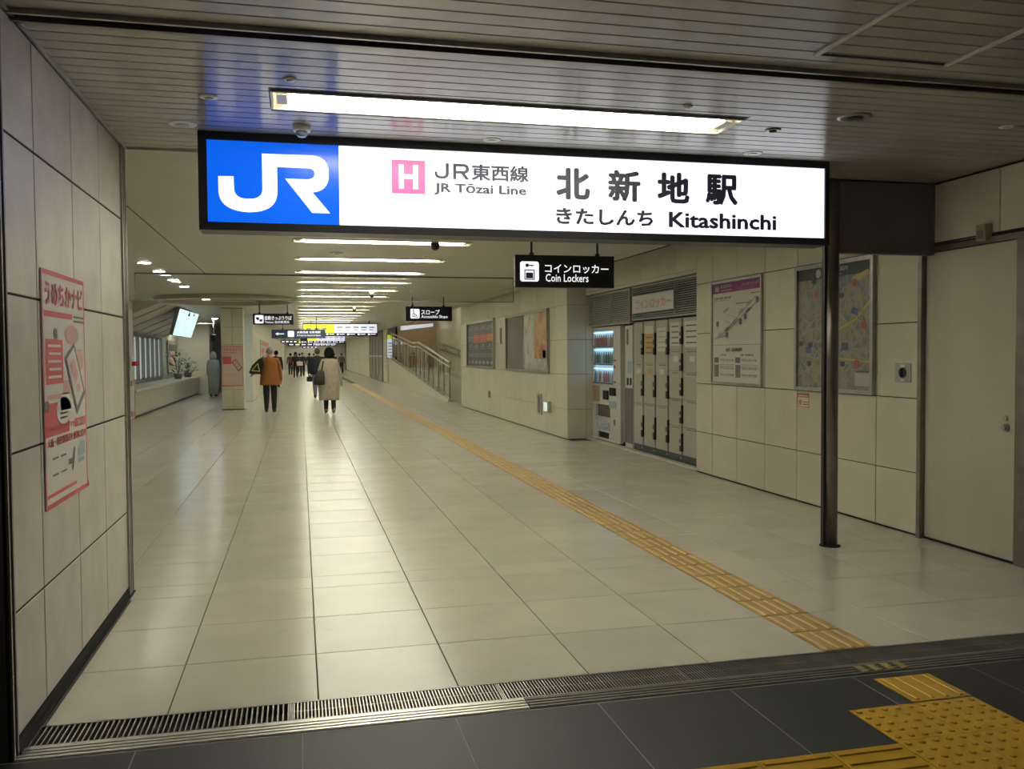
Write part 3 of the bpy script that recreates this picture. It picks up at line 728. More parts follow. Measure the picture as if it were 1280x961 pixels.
p.frame(2.706, 2.512, 2.838, 2.638, 0.012).frame(2.726, 2.530, 2.818, 2.600, 0.006).rect(2.73, 2.535, 2.814, 2.596).rect(2.745, 2.683, 2.82, 2.697).disc(2.742, 2.690, 0.022).rect(2.80, 2.668, 2.808, 2.69)
p.build('locker_symbol', M_SIGNT, t)
t, cx = hang_sign('guide_sign', 'black hanging Accessible Slope sign before the ramp', 2.51, 3.65, 2.415, 2.765, 21.5, (2.68, 3.45), (2.626, 2.474, 2.848, 2.706),
    lambda p: (p.text('スロープ', 2.889, 2.570, 3.34, 2.690, 0, 0.012), p.text('Accessible Slope', 2.888, 2.462, 3.537, 2.556, 0, 0.006)))
p = Print((-cx, 0, 0), (1, 0, 0), (0, 0, 1), 0.004)
p.line([(2.70, 2.67), (2.705, 2.58), (2.76, 2.57), (2.785, 2.52)], 0.018).disc(2.698, 2.683, 0.014).line([(2.655, 2.53), (2.83, 2.495)], 0.012).line([(2.68, 2.60), (2.675, 2.55), (2.72, 2.525), (2.75, 2.55)], 0.010)
p.build('wheelchair_symbol', M_SIGNT, t)
t, cx = hang_sign('guide_sign', 'black hanging Tickets sign in front of the tiled column', -1.15, -0.15, 2.385, 2.665, 23.4, (-0.99, -0.30), (-1.103, 2.415, -0.89, 2.625),
    lambda p: (p.text('自動きっぷうりば', -0.858, 2.500, -0.197, 2.605, 0, 0.012), p.text('Tickets 自动售票处', -0.86, 2.415, -0.25, 2.482, 0, 0.005)))
p = Print((-cx, 0, 0), (1, 0, 0), (0, 0, 1), 0.004)
p.rect(-1.075, 2.52, -1.0, 2.57).rect(-0.99, 2.46, -0.92, 2.52).poly([(-1.06, 2.52), (-1.03, 2.48), (-1.0, 2.52)])
p.build('ticket_symbol', M_SIGNT, t)
t, cx = hang_sign('guide_sign', 'faded blue hanging sign with arrow behind the Tickets sign', -0.99, 0.92, 2.215, 2.535, 33.2, (-0.6, 0.6), (-0.42, 2.265, -0.20, 2.485),
    lambda p: (p.text('JR東西線 北新地駅', -0.10, 2.38, 0.75, 2.48, 0, 0.02), p.text('JR Tozai Line Kitashinchi Station', -0.10, 2.275, 0.75, 2.35, 0, 0.02), p.line([(-0.80, 2.375), (-0.55, 2.375)], 0.03), p.poly([(-0.86, 2.375), (-0.76, 2.43), (-0.76, 2.32)])), body=M_BLUEGREY)
def exit_sign(label, y, x0, x1, xy, z0, zb, z1, ex0=None):
    t = thing('exit_sign', label, 'sign', (0, y, 0), 0, 'lit exit guide signs')
    e0 = x0 if ex0 is None else ex0
    MB().box(min(x0, e0)-0.03, x1+0.03, 0.01, 0.2, z0-0.02, z1+0.03).build('housing', M_BLACK, t)
    MB().box(x0, xy, 0.0, 0.0099, zb, z1).build('yellow_panel', M_LITYEL, t)
    MB().box(xy, x1, 0.0, 0.0099, zb, z1).build('pale_panel', M_LITPALE, t)
    MB().box(e0, x1, 0.003, 0.0099, z0, zb-0.004).build('lower_band', M_NAVY, t)
    for r in (x0+0.3, x1-0.3): MB().tube((r, 0.1, z1+0.03), (r, 0.1, CEIL), 0.02, 8).build('hanging_rod', M_BLACK, t)
    p = Print((0, 0, 0), (1, 0, 0), (0, 0, 1), 0.002)
    n = 7; step = (x1-e0)/n; hh = zb-z0
    for k in range(n):
        a = e0+step*k+step*0.12
        p.rect(a, z0+hh*0.25, a+step*0.2, z0+hh*0.80); p.rect(a+step*0.28, z0+hh*0.42, a+step*0.75, z0+hh*0.66)
    p.build('lettering', M_LETW, t)
    p = Print((0, 0, 0), (1, 0, 0), (0, 0, 1), 0.002); H_ = z1-zb
    p.line([((x0+xy)/2+0.1, zb+H_*0.2), ((x0+xy)/2+0.1, zb+H_*0.8)], 0.03)
    for k in range(5):
        a = xy+(x1-xy)*(0.05+0.19*k); p.rect(a, zb+H_*0.3, a+(x1-xy)*0.12, zb+H_*0.42); p.rect(a, zb+H_*0.55, a+(x1-xy)*0.14, zb+H_*0.72)
    for k in range(3):
        a = x0+(xy-x0)*(0.08+0.26*k); p.rect(a, zb+H_*0.35, a+(xy-x0)*0.16, zb+H_*0.6)
    p.build('print', mat('exit_print', (0.25, 0.25, 0.2), emit=0.25, ecol=(0.6, 0.62, 0.5)), t)
exit_sign('wide lit yellow and white exit sign, nearest across the corridor', 37.0, 0.16, 3.12, 1.40, 2.385, 2.50, 2.86)
exit_sign('second lit yellow and white exit sign behind the wide one', 55.0, 0.46, 2.68, 1.05, 2.31, 2.47, 2.79, 0.06)
exit_sign('third small lit exit sign far down the corridor', 75.0, -0.05, 2.93, 1.0, 2.35, 2.48, 2.74)
for i, (x0, x1, z0, z1, y, lab) in enumerate(((-1.25, -0.15, 2.42, 2.62, 62.0, 'small dark hanging sign far away at the left of the row'), (-0.9, 1.0, 2.30, 2.50, 69.0, 'low dark hanging sign far away under the exit signs'), (0.2, 1.6, 2.22, 2.40, 82.0, 'farthest dark hanging sign over the distant crowd'))):
    hang_sign('guide_sign', lab, x0, x1, z0, z1, y, (x0+0.2, x1-0.2), None, lambda p, x0=x0, x1=x1, z0=z0, z1=z1: [p.rect(x0+(x1-x0)*(0.06+0.24*k), z0+0.06, x0+(x1-x0)*(0.22+0.24*k), z1-0.06) for k in range(4)], body=M_NAVY)

# ================================================================== tactile paving
tp = thing('tactile_path', 'worn ochre tactile guide path of ribbed blocks along the cream floor', 'tactile paving', (2.855, 4.15, 0))
b = MB().box(-0.155, 0.155, 0.004, 0.316, -0.008, 0.002)
for k in range(4):
    xc = -0.112+0.0747*k
    b.add([(xc-0.020, 0.012, 0.002), (xc+0.020, 0.012, 0.002), (xc+0.013, 0.020, 0.0075), (xc-0.013, 0.020, 0.0075), (xc-0.020, 0.308, 0.002), (xc+0.020, 0.308, 0.002), (xc+0.013, 0.300, 0.0075), (xc-0.013, 0.300, 0.0075)],
          [(0, 1, 2, 3), (5, 4, 7, 6), (4, 0, 3, 7), (1, 5, 6, 2), (3, 2, 6, 7)], 1)
tb = b.mesh('tactile_block', [M_OLDYEL, M_OLDBAR])
for k in range(140): link('tactile_block', tb, tp, (0, 0.325*k, 0))
ty = thing('yellow_tactile_paving', 'bright yellow tactile blocks on the dark floor at lower right', 'tactile paving', (2.84, 3.4, 0))
def bar_block(w, d, nb, along):
    b = MB().box(-w/2+0.001, w/2-0.001, -d/2+0.001, d/2-0.001, -0.003, 0.003)
    for k in range(nb):
        c = (k+0.5)/nb-0.5
        if along == 'y': b.bbox(c*w-0.010, c*w+0.010, -d/2+0.015, d/2-0.015, 0.003, 0.0085, 0.003)
        else: b.bbox(-w/2+0.015, w/2-0.015, c*d-0.010, c*d+0.010, 0.003, 0.0085, 0.003)
    return b.mesh('tactile_block', M_YELLOW)
def dot_block(w, d):
    b = MB().box(-w/2+0.001, w/2-0.001, -d/2+0.001, d/2-0.001, -0.003, 0.003)
    for i in range(5):
        for j in range(5):
            b.lathe([(0.014, 0.003), (0.012, 0.007), (0.007, 0.009)], ((i+0.5)/5-0.5)*w, ((j+0.5)/5-0.5)*d, 10)
    return b.mesh('tactile_block', M_YELLOW)
bby = bar_block(0.31, 0.29, 4, 'y'); dbm = dot_block(0.325, 0.325); bbx = bar_block(0.32, 0.31, 4, 'x')
link('tactile_block', bby, ty, (2.853-2.84, 3.585-3.4, 0))
for xx, yy_ in ((2.515, 3.265), (2.84, 3.265), (2.515, 2.94), (2.84, 2.94), (2.515, 2.615), (2.84, 2.615), (3.165, 2.94-0.02), (3.165, 2.615-0.02)):
    if xx > 3.1: continue
    link('tactile_block', dbm, ty, (xx-2.84, yy_-3.4, 0))
for k in range(5): link('tactile_block', bbx, ty, (2.19-0.322*k-2.84, 2.93-3.4, 0))
b = MB()
for k in range(4): b.bbox(2.70+0.075*k, 2.74+0.075*k, 3.815-3.86, 3.905-3.86, 0.004, 0.0095, 0.002)
b.build('threshold_bar', mat('scuffed_yellow', (0.36, 0.26, 0.08), rough=0.5, noise=0.3, nscale=30), th, label='scuffed yellow bars on the metal strip')

# ================================================================== posters and plates on the walls
def wall_poster(x, y0, y1, z0, z1, face, name, label, cat, frame=None, depth=0.03, fw=0.03, paper=M_PAPER, glass=False):
    """framed sheet on a wall at x; face -1: right-hand wall (reader looks +x), +1: left-hand wall"""
    t = thing(name, label, cat, (x, (y0+y1)/2, (z0+z1)/2)); w, hh = abs(y1-y0)/2, (z1-z0)/2
    u = (0, -1, 0) if face < 0 else (0, 1, 0)
    if frame:
        b = MB(); xa, xb = (-depth, 0) if face < 0 else (0, depth)
        b.box(xa, xb, -w, w, -hh, -hh+fw).box(xa, xb, -w, w, hh-fw, hh).box(xa, xb, -w, -w+fw, -hh+fw, hh-fw).box(xa, xb, w-fw, w, -hh+fw, hh-fw)
        b.build('frame', frame, t); iw, ih, off = w-fw, hh-fw, depth*0.4
    else: iw, ih, off = w, hh, 0.004
    xa, xb = (-off, -0.0005) if face < 0 else (0.0005, off)
    MB().box(xa, xb, -iw, iw, -ih, ih).build('sheet', paper, t)
    O = Vector((-off if face < 0 else off, iw if face < 0 else -iw, -ih))
    def P(d=0.001): return Print(O, Vector(u)*2*iw, Vector((0, 0, 2*ih)), d)
    if glass: MB().box(*((-depth*0.75, -depth*0.68) if face < 0 else (depth*0.68, depth*0.75)), -iw, iw, -ih, ih).build('glass_pane', M_GLASS, t)
    return t, P

# pink phone-guide poster on the near left wall
def umechika(t, P, full=True):
    p = P(0.001); p.frame(0, 0, 1, 1, 0.02); p.rect(0.02, 0.30, 0.55, 0.44); p.rect(0.04, 0.805, 0.68, 0.83); p.rect(0.03, 0.045, 0.70, 0.06); p.build('pink_print', M_PINK, t)
    p = P(0.001); p.disc(0.66, 0.735, 0.17, 0, 0, 20, 0.045); p.rect(0.42, 0.46, 0.58, 0.53); p.rect(0.06, 0.455, 0.62, 0.475); p.disc(0.86, 0.62, 0.09, 0, 0, 16, 0.05)
    p.build('pale_pink_print', M_LPINK, t)
    p = P(0.002); p.text('うめちかナビ', 0.06, 0.855, 0.95, 0.955, 0, 0.03)
    p.rect(0.05, 0.52, 0.43, 0.71)
    p.text('スマートフォンアプリで', 0.05, 0.315, 0.66, 0.345, 0, 0.006)
    p.rect(0.68, 0.31, 0.96, 0.35)
    p.text('大阪・梅田駅周辺を便利に案内', 0.05, 0.255, 0.95, 0.292, 0, 0.006)
    p.build('pink_lettering', M_PINK, t)
    p = P(0.003)
    for k in range(5): p.rect(0.10+0.02*(k % 2), 0.545+0.033*k, 0.38, 0.556+0.033*k)
    p.rrect(0.34, 0.40, 0.62, 0.47, 0.03); p.disc(0.42, 0.40, 0.17, 0, 0, 20, 0.06)
    p.text('無料', 0.74, 0.318, 0.9, 0.342, 0, 0.02)
    p.build('white_print', M_PAPER, t)
    p = P(0.003); p.poly([(0.47, 0.63), (0.70, 0.70), (0.97, 0.46), (0.74, 0.365)])
    p.rect(0.70, 0.795, 0.97, 0.805); p.rect(0.70, 0.815, 0.97, 0.825); p.disc(0.27, 0.745, 0.035, 0, 0, 12, 0.014); p.rect(0.24, 0.715, 0.31, 0.735)
    for a, c in ((0.14, 0.20), (0.32, 0.20), (0.14, 0.13), (0.32, 0.13)): p.rect(a, c, a+0.13, c+0.008)
    p.rect(0.50, 0.15, 0.58, 0.175); p.line([(0.60, 0.12), (0.66, 0.22)], 0.03); p.rect(0.33, 0.385, 0.52, 0.392); p.rect(0.33, 0.365, 0.50, 0.372)
    p.disc(0.05, 0.43, 0.05, 0, 0, 14, 0.025)
    p.build('dark_print', M_GREYINK, t)
    p = P(0.004); p.poly([(0.51, 0.625), (0.69, 0.68), (0.92, 0.475), (0.74, 0.405)]); p.build('phone_screen', M_PAPER, t)
    p = P(0.005); p.poly([(0.58, 0.60), (0.68, 0.63), (0.78, 0.55), (0.70, 0.51)]); p.disc(0.78, 0.49, 0.06, 0, 0, 14, 0.02); p.build('screen_print', M_LPINK, t)
    p = P(0.003); p.rect(0.74, 0.17, 0.93, 0.205); p.rect(0.84, 0.205, 0.93, 0.235); p.rect(0.74, 0.14, 0.90, 0.162); p.build('blue_print', M_CYAN, t)
t, P = wall_poster(-1.128, 4.35, 5.15, 0.90, 2.0, 1, 'wall_poster', 'large pink phone guide poster with curled corner on near left wall', 'poster')
umechika(t, P)
# curled corner at the bottom right of the sheet
MB().add([(0.004, 0.375, -0.55), (0.004, 0.402, -0.55), (0.004, 0.402, -0.50), (0.012, 0.404, -0.54)], [(0, 1, 3), (1, 2, 3), (2, 0, 3)]).build('curled_corner', M_PINK, t)

# route map poster (magenta head)
t, P = wall_poster(5.17, 9.19, 10.47, 1.20, 2.495, -1, 'wall_poster', 'framed white route poster with magenta header on right wall', 'poster', frame=M_STEEL, depth=0.03, fw=0.03)
p = P(); p.rect(0, 0.90, 1, 1.0); p.build('header', M_PURPLE, t)
p = P(0.002); p.text('JR東西線', 0.17, 0.945, 0.42, 0.98, 0, 0.02); p.rect(0.06, 0.92, 0.14, 0.97); [p.line([(0.63+0.052*k, 0.945), (0.655+0.052*k, 0.972-0.008*(k % 2)), (0.645+0.052*k, 0.948), (0.672+0.052*k, 0.966)], 0.010) for k in range(6)]; p.line([(0.955, 0.985), (0.945, 0.945)], 0.012); p.rect(0.20, 0.920, 0.42, 0.928); p.build('header_lettering', M_LGREY, t)
p = P(0.002)
p.text('北新地駅 構内図', 0.04, 0.835, 0.40, 0.862, 0, 0.02); p.rect(0.04, 0.822, 0.36, 0.825); p.rect(0.50, 0.775, 0.75, 0.783); p.rect(0.80, 0.86, 0.98, 0.868)
p.rect(0.02, 0.372, 0.98, 0.376); p.text('始発・終発時刻表', 0.30, 0.305, 0.64, 0.345, 0, 0.03); p.text('尼崎方面', 0.18, 0.265, 0.30, 0.283, 0, 0.02); p.text('京橋・四条畷方面', 0.60, 0.262, 0.86, 0.283, 0, 0.02)
for a in (0.04, 0.50):
    p.rect(a, 0.195, a+0.10, 0.25); p.rect(a, 0.05, a+0.10, 0.175)
    for zz in (0.10, 0.195, 0.18): p.rect(a+0.10, zz-0.02, a+0.44, zz-0.017)
    for zz in (0.222, 0.142, 0.072): p.text('平日 5 05 23 58', a+0.13, zz-0.014, a+0.42, zz+0.012, 0, 0.01)
for a, c in ((0.93, 0.795), (0.70, 0.645), (0.60, 0.60), (0.11, 0.59), (0.32, 0.475)): p.rrect(a-0.03, c-0.028, a+0.03, c+0.028, 0.01); p.line([(a, c-0.03), (a, c-0.055)], 0.006)
p.build('dark_print', M_GREYINK, t)
p = P(0.0015)
p.line([(0.30, 0.50), (0.98, 0.80)], 0.02); p.line([(0.22, 0.48), (0.90, 0.83)], 0.012); p.line([(0.05, 0.44), (0.30, 0.47)], 0.02); p.line([(0.25, 0.70), (0.58, 0.62)], 0.006); p.line([(0.28, 0.62), (0.45, 0.56)], 0.006)
for a, c in ((0.78, 0.77), (0.62, 0.70), (0.48, 0.60), (0.32, 0.53), (0.16, 0.47), (0.30, 0.72), (0.75, 0.70)): p.poly([(a-0.07, c-0.02), (a+0.02, c-0.015), (a+0.08, c+0.03), (a-0.01, c+0.025)])
p.build('grey_print', M_LGREY, t)

# city map
t, P = wall_poster(5.17, 7.15, 8.475, 1.195, 2.495, -1, 'wall_map', 'large framed city map with dark header behind the steel post', 'map', frame=M_STEEL, depth=0.04, fw=0.04, paper=M_CITYMAP)
p = P(); p.rect(0, 0.905, 1, 1.0); p.build('header', mat('map_header', (0.05, 0.055, 0.05), rough=0.35), t)
p = P(0.002); p.disc(0.30, 0.95, 0.035, 0, 0, 20, 0.037); p.text('周辺のご案内', 0.38, 0.945, 0.70, 0.985, 0, 0.02); p.text('Area Information', 0.38, 0.918, 0.62, 0.936, 0, 0.01); p.rect(0.80, 0.03, 0.99, 0.13); p.build('header_lettering', M_LGREY, t)
p = P(0.002)
for a, c, r in ((0.27, 0.78, 0.04), (0.79, 0.83, 0.045), (0.90, 0.50, 0.05)): p.disc(a, c, r*0.75, 0, 0, 14, r*0.6)
p.disc(0.82, 0.20, 0.04, 0, 0, 14, 0.035); p.build('red_print', mat('map_red', (0.36, 0.08, 0.06), rough=0.3), t)
p = P(0.002); p.rect(0.62, 0.31, 0.71, 0.37); p.rect(0.12, 0.29, 0.20, 0.345); p.poly([(0.74, 0.60), (0.82, 0.585), (0.84, 0.63), (0.76, 0.65)]); p.build('blue_print', mat('map_blue', (0.06, 0.09, 0.22), rough=0.3), t)
p = P(0.0018); p.line([(0.56, 0.47), (0.80, 0.55), (0.97, 0.68)], 0.018); p.line([(0.50, 0.25), (0.98, 0.22)], 0.014); p.poly([(0.75, 0.88), (0.95, 0.93), (0.98, 0.90), (0.85, 0.85)]); p.line([(0.92, 0.40), (0.85, 0.78)], 0.014); p.line([(0.60, 0.60), (0.82, 0.44)], 0.012); p.build('yellow_print', mat('map_yellow', (0.44, 0.36, 0.10), rough=0.3), t)
p = P(0.0022)
for a, c in ((0.24, 0.89), (0.05, 0.37), (0.19, 0.355), (0.62, 0.75), (0.17, 0.20), (0.64, 0.20)): p.rrect(a-0.03, c-0.02, a+0.03, c+0.02, 0.01)
p.rect(0.80, 0.14, 0.99, 0.148); p.build('dark_print', M_GREYDARK, t)

# red sticker, wall switch plate
t, P = wall_poster(5.17, 8.24, 8.46, 1.015, 1.16, -1, 'wall_sticker', 'small red and white notice sticker under the city map', 'sticker')
p = P(); p.frame(0, 0, 1, 1, 0.05); p.rect(0, 0.72, 1, 1); p.disc(0.25, 0.35, 0.13, 0, 0, 12, 0.22); p.build('red_print', M_ORANGE, t)
p = P(0.002); p.rect(0.1, 0.80, 0.9, 0.88); p.build('white_print', M_PAPER, t); p = P(0.002); p.rect(0.48, 0.2, 0.9, 0.26); p.rect(0.48, 0.36, 0.9, 0.42); p.build('dark_print', M_GREYINK, t)
t = thing('switch_plate', 'square steel key switch plate on the wall beside the door', 'switch', (5.17, 6.765, 1.41))
MB().bbox(-0.008, 0, -0.105, 0.105, -0.085, 0.085, 0.002).build('plate', M_STEEL, t)
MB().tube((-0.008, 0, 0), (-0.016, 0, 0), 0.045, 20).build('dial', M_GREYDARK, t)
MB().box(-0.03, -0.014, -0.012, 0.012, -0.035, 0.035).build('knob', M_BLACKM, t)
MB().box(-0.010, -0.008, -0.03, 0.03, 0.048, 0.072).box(-0.010, -0.008, -0.022, 0.022, -0.072, -0.055).build('label_plate', M_PAPER, t)

# posters on the far right wall
t, P = wall_poster(4.80, 21.82, 25.5, 1.22, 2.505, -1, 'advert_board', 'steel framed dark advert with red and orange blocks on right wall', 'advert', frame=M_STEEL, depth=0.06, fw=0.06, paper=M_GREYDARK)
p = P()
for k in range(4):
    a = 0.02+0.245*k; p.rect(a, 0.80, a+0.225, 0.93); p.rect(a, 0.20, a+0.225, 0.30)
p.build('grey_print', mat('advert_grey', (0.12, 0.12, 0.14), rough=0.4), t)
p = P(0.002); p.rect(0.24, 0.54, 0.49, 0.73); p.rect(0.50, 0.54, 0.74, 0.73); p.build('red_print', mat('advert_red', (0.55, 0.07, 0.04), rough=0.4), t)
p = P(0.002); p.rect(0.75, 0.56, 1.0, 0.73); p.build('orange_print', M_ORANGE, t)
p = P(0.002); p.rect(0.0, 0.56, 0.23, 0.73); p.build('green_print', mat('advert_green', (0.05, 0.13, 0.09), rough=0.4), t)
p = P(0.003)
for k in range(4):
    a = 0.02+0.245*k
    p.line([(a+0.02, 0.83), (a+0.11, 0.90), (a+0.20, 0.85)], 0.012); p.rect(a+0.03, 0.66, a+0.19, 0.675); p.rect(a+0.03, 0.60, a+0.17, 0.612); p.rect(a+0.02, 0.44, a+0.12, 0.452); p.rect(a+0.02, 0.39, a+0.18, 0.398); p.rect(a+0.10, 0.46, a+0.14, 0.50)
for k in range(7): p.disc(0.07+0.143*k, 0.08, 0.045, 0, 0, 12, 0.04)
p.rect(0.0, 0.765, 1.0, 0.77)
p.build('pale_print', M_LGREY, t)
t, P = wall_poster(4.80, 16.82, 20.47, 1.20, 2.50, -1, 'advert_board', 'steel framed advert board, left half blank and food picture right', 'advert', frame=M_STEEL, depth=0.06, fw=0.06, paper=M_TAUPE)
p = P(0.002); p.rect(0.47, 0.0, 0.71, 1.0); p.build('pale_sheet', M_PALEAD, t)
p = P(0.004); p.rect(0.72, 0.20, 1.0, 1.0); p.build('food_sheet', M_FOODAD, t)
p = P(0.004); p.rect(0.72, 0.0, 1.0, 0.20); p.rect(0.90, 0.21, 1.0, 0.34); p.build('pale_strip', M_PALEAD, t)
p = P(0.005); p.rect(0.85, 0.36, 0.97, 0.44); p.line([(0.54, 0.65), (0.60, 0.95)], 0.02); p.build('red_print', M_RED, t)
for (yy0, yy1, zz0, zz1, nm, lab, cat, m) in ((17.40, 17.74, 0.34, 0.78, 'wall_plate', 'narrow steel plate low on the wall under the food advert', 'plate', M_STEEL), (21.06, 21.22, 1.84, 2.23, 'wall_slot', 'thin dark slot in the wall between the two adverts', 'slot', M_DSTEEL), (22.45, 22.64, 0.46, 0.64, 'wall_socket', 'small dark socket low on the wall under the dark advert', 'socket', M_DSTEEL)):
    t = thing(nm, lab, cat, (4.80, (yy0+yy1)/2, (zz0+zz1)/2)); w, hh = (yy1-yy0)/2, (zz1-zz0)/2
    MB().bbox(-0.02, 0, -w, w, -hh, hh, 0.004).build('cover', m, t); MB().box(-0.023, -0.02, -w*0.5, w*0.5, -hh*0.8, hh*0.8).build('inset', M_GREYINK, t)
t = thing('exit_light', 'low green framed exit light lit white near the floor', 'exit light', (4.80, 16.93, 0.54))
MB().bbox(-0.05, 0, -0.20, 0.20, -0.11, 0.11, 0.012).build('housing', mat('pale_green_frame', (0.35, 0.46, 0.36), rough=0.4), t)
MB().box(-0.054, -0.05, -0.06, 0.15, -0.085, 0.085).build('lit_panel', mat('exit_lit', (0.8, 0.9, 0.85), emit=0.9, ecol=(0.8, 0.92, 0.9)), t)
p = Print((-0.054, 0.15, -0.085), (0, -0.21, 0), (0, 0, 0.17), 0.001); p.disc(0.55, 0.78, 0.11, 0, 0, 10, 0.10); p.line([(0.5, 0.65), (0.45, 0.4), (0.25, 0.15)], 0.14); p.line([(0.45, 0.4), (0.7, 0.2)], 0.12); p.build('running_figure', mat('exit_green', (0.02, 0.25, 0.10), rough=0.4), t)

# ================================================================== lockers, vending machine, louvres in the niche
bounds = [13.57, 13.13, 12.64, 12.15, 11.66, 11.02]
splits = [[0.13, 0.80, 1.44, 2.10]]*3 + [[0.13, 0.545, 0.935, 1.335, 1.64, 2.10], [0.13, 0.54, 0.93, 1.32, 1.64, 2.10]]
names = ['with a pale sheet on top, leftmost', 'with an orange sheet on its top door', 'with a small white sheet, middle of the bank', 'of five small doors with a white notice', 'of five small doors beside the tiled wall']
for c in range(5):
    ya, yb = bounds[c], bounds[c+1]; w = (ya-yb)/2
    t = thing('coin_locker', 'grey beige coin locker column ' + names[c], 'locker', (5.30, (ya+yb)/2, 0), 0, 'coin locker columns in the niche')
    MB().box(0.02, 0.60, -w+0.001, w-0.001, 0.13, 2.10).build('cabinet', M_LOCKER, t)
    MB().box(0.01, 0.58, -w+0.001, w-0.001, 0.016, 0.13).build('plinth', M_LOCKERD, t)
    MB().tube((0.011, -w+0.09, 0.09), (0.0, -w+0.09, 0.09), 0.018, 10).build('plinth_cap', M_STEEL, t)
    z = splits[c]
    for k in range(len(z)-1):
        d = MB().bbox(0.0, 0.02, -w+0.055, w-0.006, z[k]+0.005, z[k+1]-0.005, 0.003).build('locker_door', M_LOCKER, t)
        zm = z[k]+(z[k+1]-z[k])*0.50
        hz = 0.20 if c < 3 else 0.15
        MB().box(-0.012, 0.018, -w+0.012, -w+0.05, zm-hz, zm+hz*0.7).build('lock_plate', M_BLACKM, t)
        MB().bbox(-0.035, -0.012, -w+0.008, -w+0.060, zm-hz, zm-hz*0.45, 0.004).build('key_tag', mat('dull_red_key', (0.10, 0.025, 0.02), rough=0.5), t)
        MB().bbox(-0.030, -0.012, -w+0.02, -w+0.075, zm-hz*0.2, zm+hz*0.15, 0.004).build('coin_slot', M_GREYINK, t)
        if k < len(z)-2: MB().box(-0.002, 0.0, -w+0.12, w-0.12, z[k+1]-0.035, z[k+1]-0.022).build('number_strip', M_GREYINK, d)
    zt = z[-1]
    sheets = {0: (0.10, 0.52, M_LGREY), 1: (0.20, 0.50, M_ORANGE), 2: (0.12, 0.48, M_PAPER), 3: (0.06, 0.40, M_PAPER), 4: (0.06, 0.42, M_PAPER)}[c]
    m = mat('faded_orange_sheet', (0.58, 0.34, 0.10), rough=0.6) if c == 1 else sheets[2]
    MB().box(-0.003, 0.0, -w+0.11, w-0.05, zt-sheets[1], zt-sheets[0]).build('notice_sheet', m, t)
    if c == 1: MB().box(-0.0035, 0.0, -w+0.11, w-0.05, zt-0.20, zt-0.08).build('notice_sheet', M_PAPER, t)
    b = MB()
    for q in range(4): b.box(-0.0045, -0.003, -w+0.15, w-0.10, zt-sheets[0]-0.07-0.08*q, zt-sheets[0]-0.05-0.08*q)
    b.build('notice_print', M_LGREY if c in (0, 2) else M_GREYINK, t)
    zs = z[-2]-0.13
    MB().box(-0.003, 0.0, -0.08, 0.10, zs-0.04, zs+0.04).build('number_sticker', m if c in (1, 3) else M_PAPER, t)

# vending machine
vm = thing('vending_machine', 'white drinks vending machine with lit display in the niche', 'vending machine', (5.30, 14.93, 0.016))
VW = 0.74
def vy(u): return VW - u*2*VW             # u = 0 left edge as seen
b = MB().box(0.05, 0.62, -VW, VW, 0.06, 2.04); b.build('cabinet', M_VEND, vm)
b = MB()   # door with openings: built as a frame
W0, W1 = vy(0.76), vy(0.03)
b.box(0, 0.05, -VW, W0, 0.05, 2.05).box(0, 0.05, W1, VW, 0.05, 2.05).box(0, 0.05, W0, W1, 1.98, 2.05).box(0, 0.05, W0, W1, 0.66, 1.04).box(0, 0.05, W0, W1, 0.17, 0.44)
b.box(0, 0.05, W0, vy(0.65), 0.44, 0.66).box(0, 0.05, vy(0.13), W1, 0.44, 0.66).box(0, 0.05, W0, vy(0.61), 0.05, 0.17).box(0, 0.05, vy(0.2), W1, 0.05, 0.17)
b.build('door', M_VEND, vm)
MB().box(0.045, 0.05, W0, W1, 1.04, 1.98).build('display_back', M_VENDLIT, vm)
MB().box(0.046, 0.05, vy(0.65), vy(0.13), 0.44, 0.66).build('delivery_flap', mat('smoked_flap', (0.09, 0.08, 0.075), rough=0.25), vm)
MB().box(0.03, 0.05, vy(0.61), vy(0.2), 0.05, 0.17).build('vent_slot', M_BLACKM, vm)
MB().box(-0.02, 0.05, -VW, VW, 0.03, 0.055).build('kick_plate', M_WHITE, vm)
MB().box(0.06, 0.58, -VW+0.03, VW-0.03, 0.0, 0.05).build('foot', M_BLACKM, vm)
rows = [1.72, 1.41, 1.07]
dcol = [[(0.5, 0.06, 0.04), (0.55, 0.2, 0.05), (0.45, 0.1, 0.08), (0.6, 0.5, 0.45)], [(0.08, 0.25, 0.14), (0.5, 0.55, 0.55), (0.10, 0.20, 0.35), (0.05, 0.05, 0.06)], [(0.55, 0.12, 0.12), (0.6, 0.6, 0.6), (0.1, 0.2, 0.45), (0.45, 0.10, 0.20)]]
can_m = {}
for r, zr in enumerate(rows):
    sh = MB().box(0.0, 0.045, W0, W1, zr-0.04, zr-0.01).build('shelf', M_LGREY, vm)
    MB().box(0.01, 0.02, W0+0.01, W1-0.01, zr+0.225, zr+0.24).build('shelf_lamp', M_VSTRIP, sh)
    MB().box(-0.004, 0.0, W0+0.02, W1-0.02, zr-0.036, zr-0.018).build('button_row', M_GREYDARK, sh)
    for k in range(9):
        yk = W0+0.07+(W1-W0-0.14)*k/8; c = random.choice(dcol[r])
        cm = mat('can_%d_%d' % (r, dcol[r].index(c)), c, rough=0.3)
        MB().lathe([(0.020, zr-0.01), (0.020, zr+0.13), (0.011, zr+0.165), (0.011, zr+0.19)], 0.024, yk, 10).build('sample_bottle', cm, vm)
MB().box(0.0, 0.003, W0, W1, 1.04, 1.98).build('glass_pane', M_GLASS, vm)
MB().box(-0.003, 0, vy(0.28), vy(0.03), 0.70, 1.0).build('advert_panel', mat('brown_advert', (0.36, 0.25, 0.16), rough=0.4), vm)
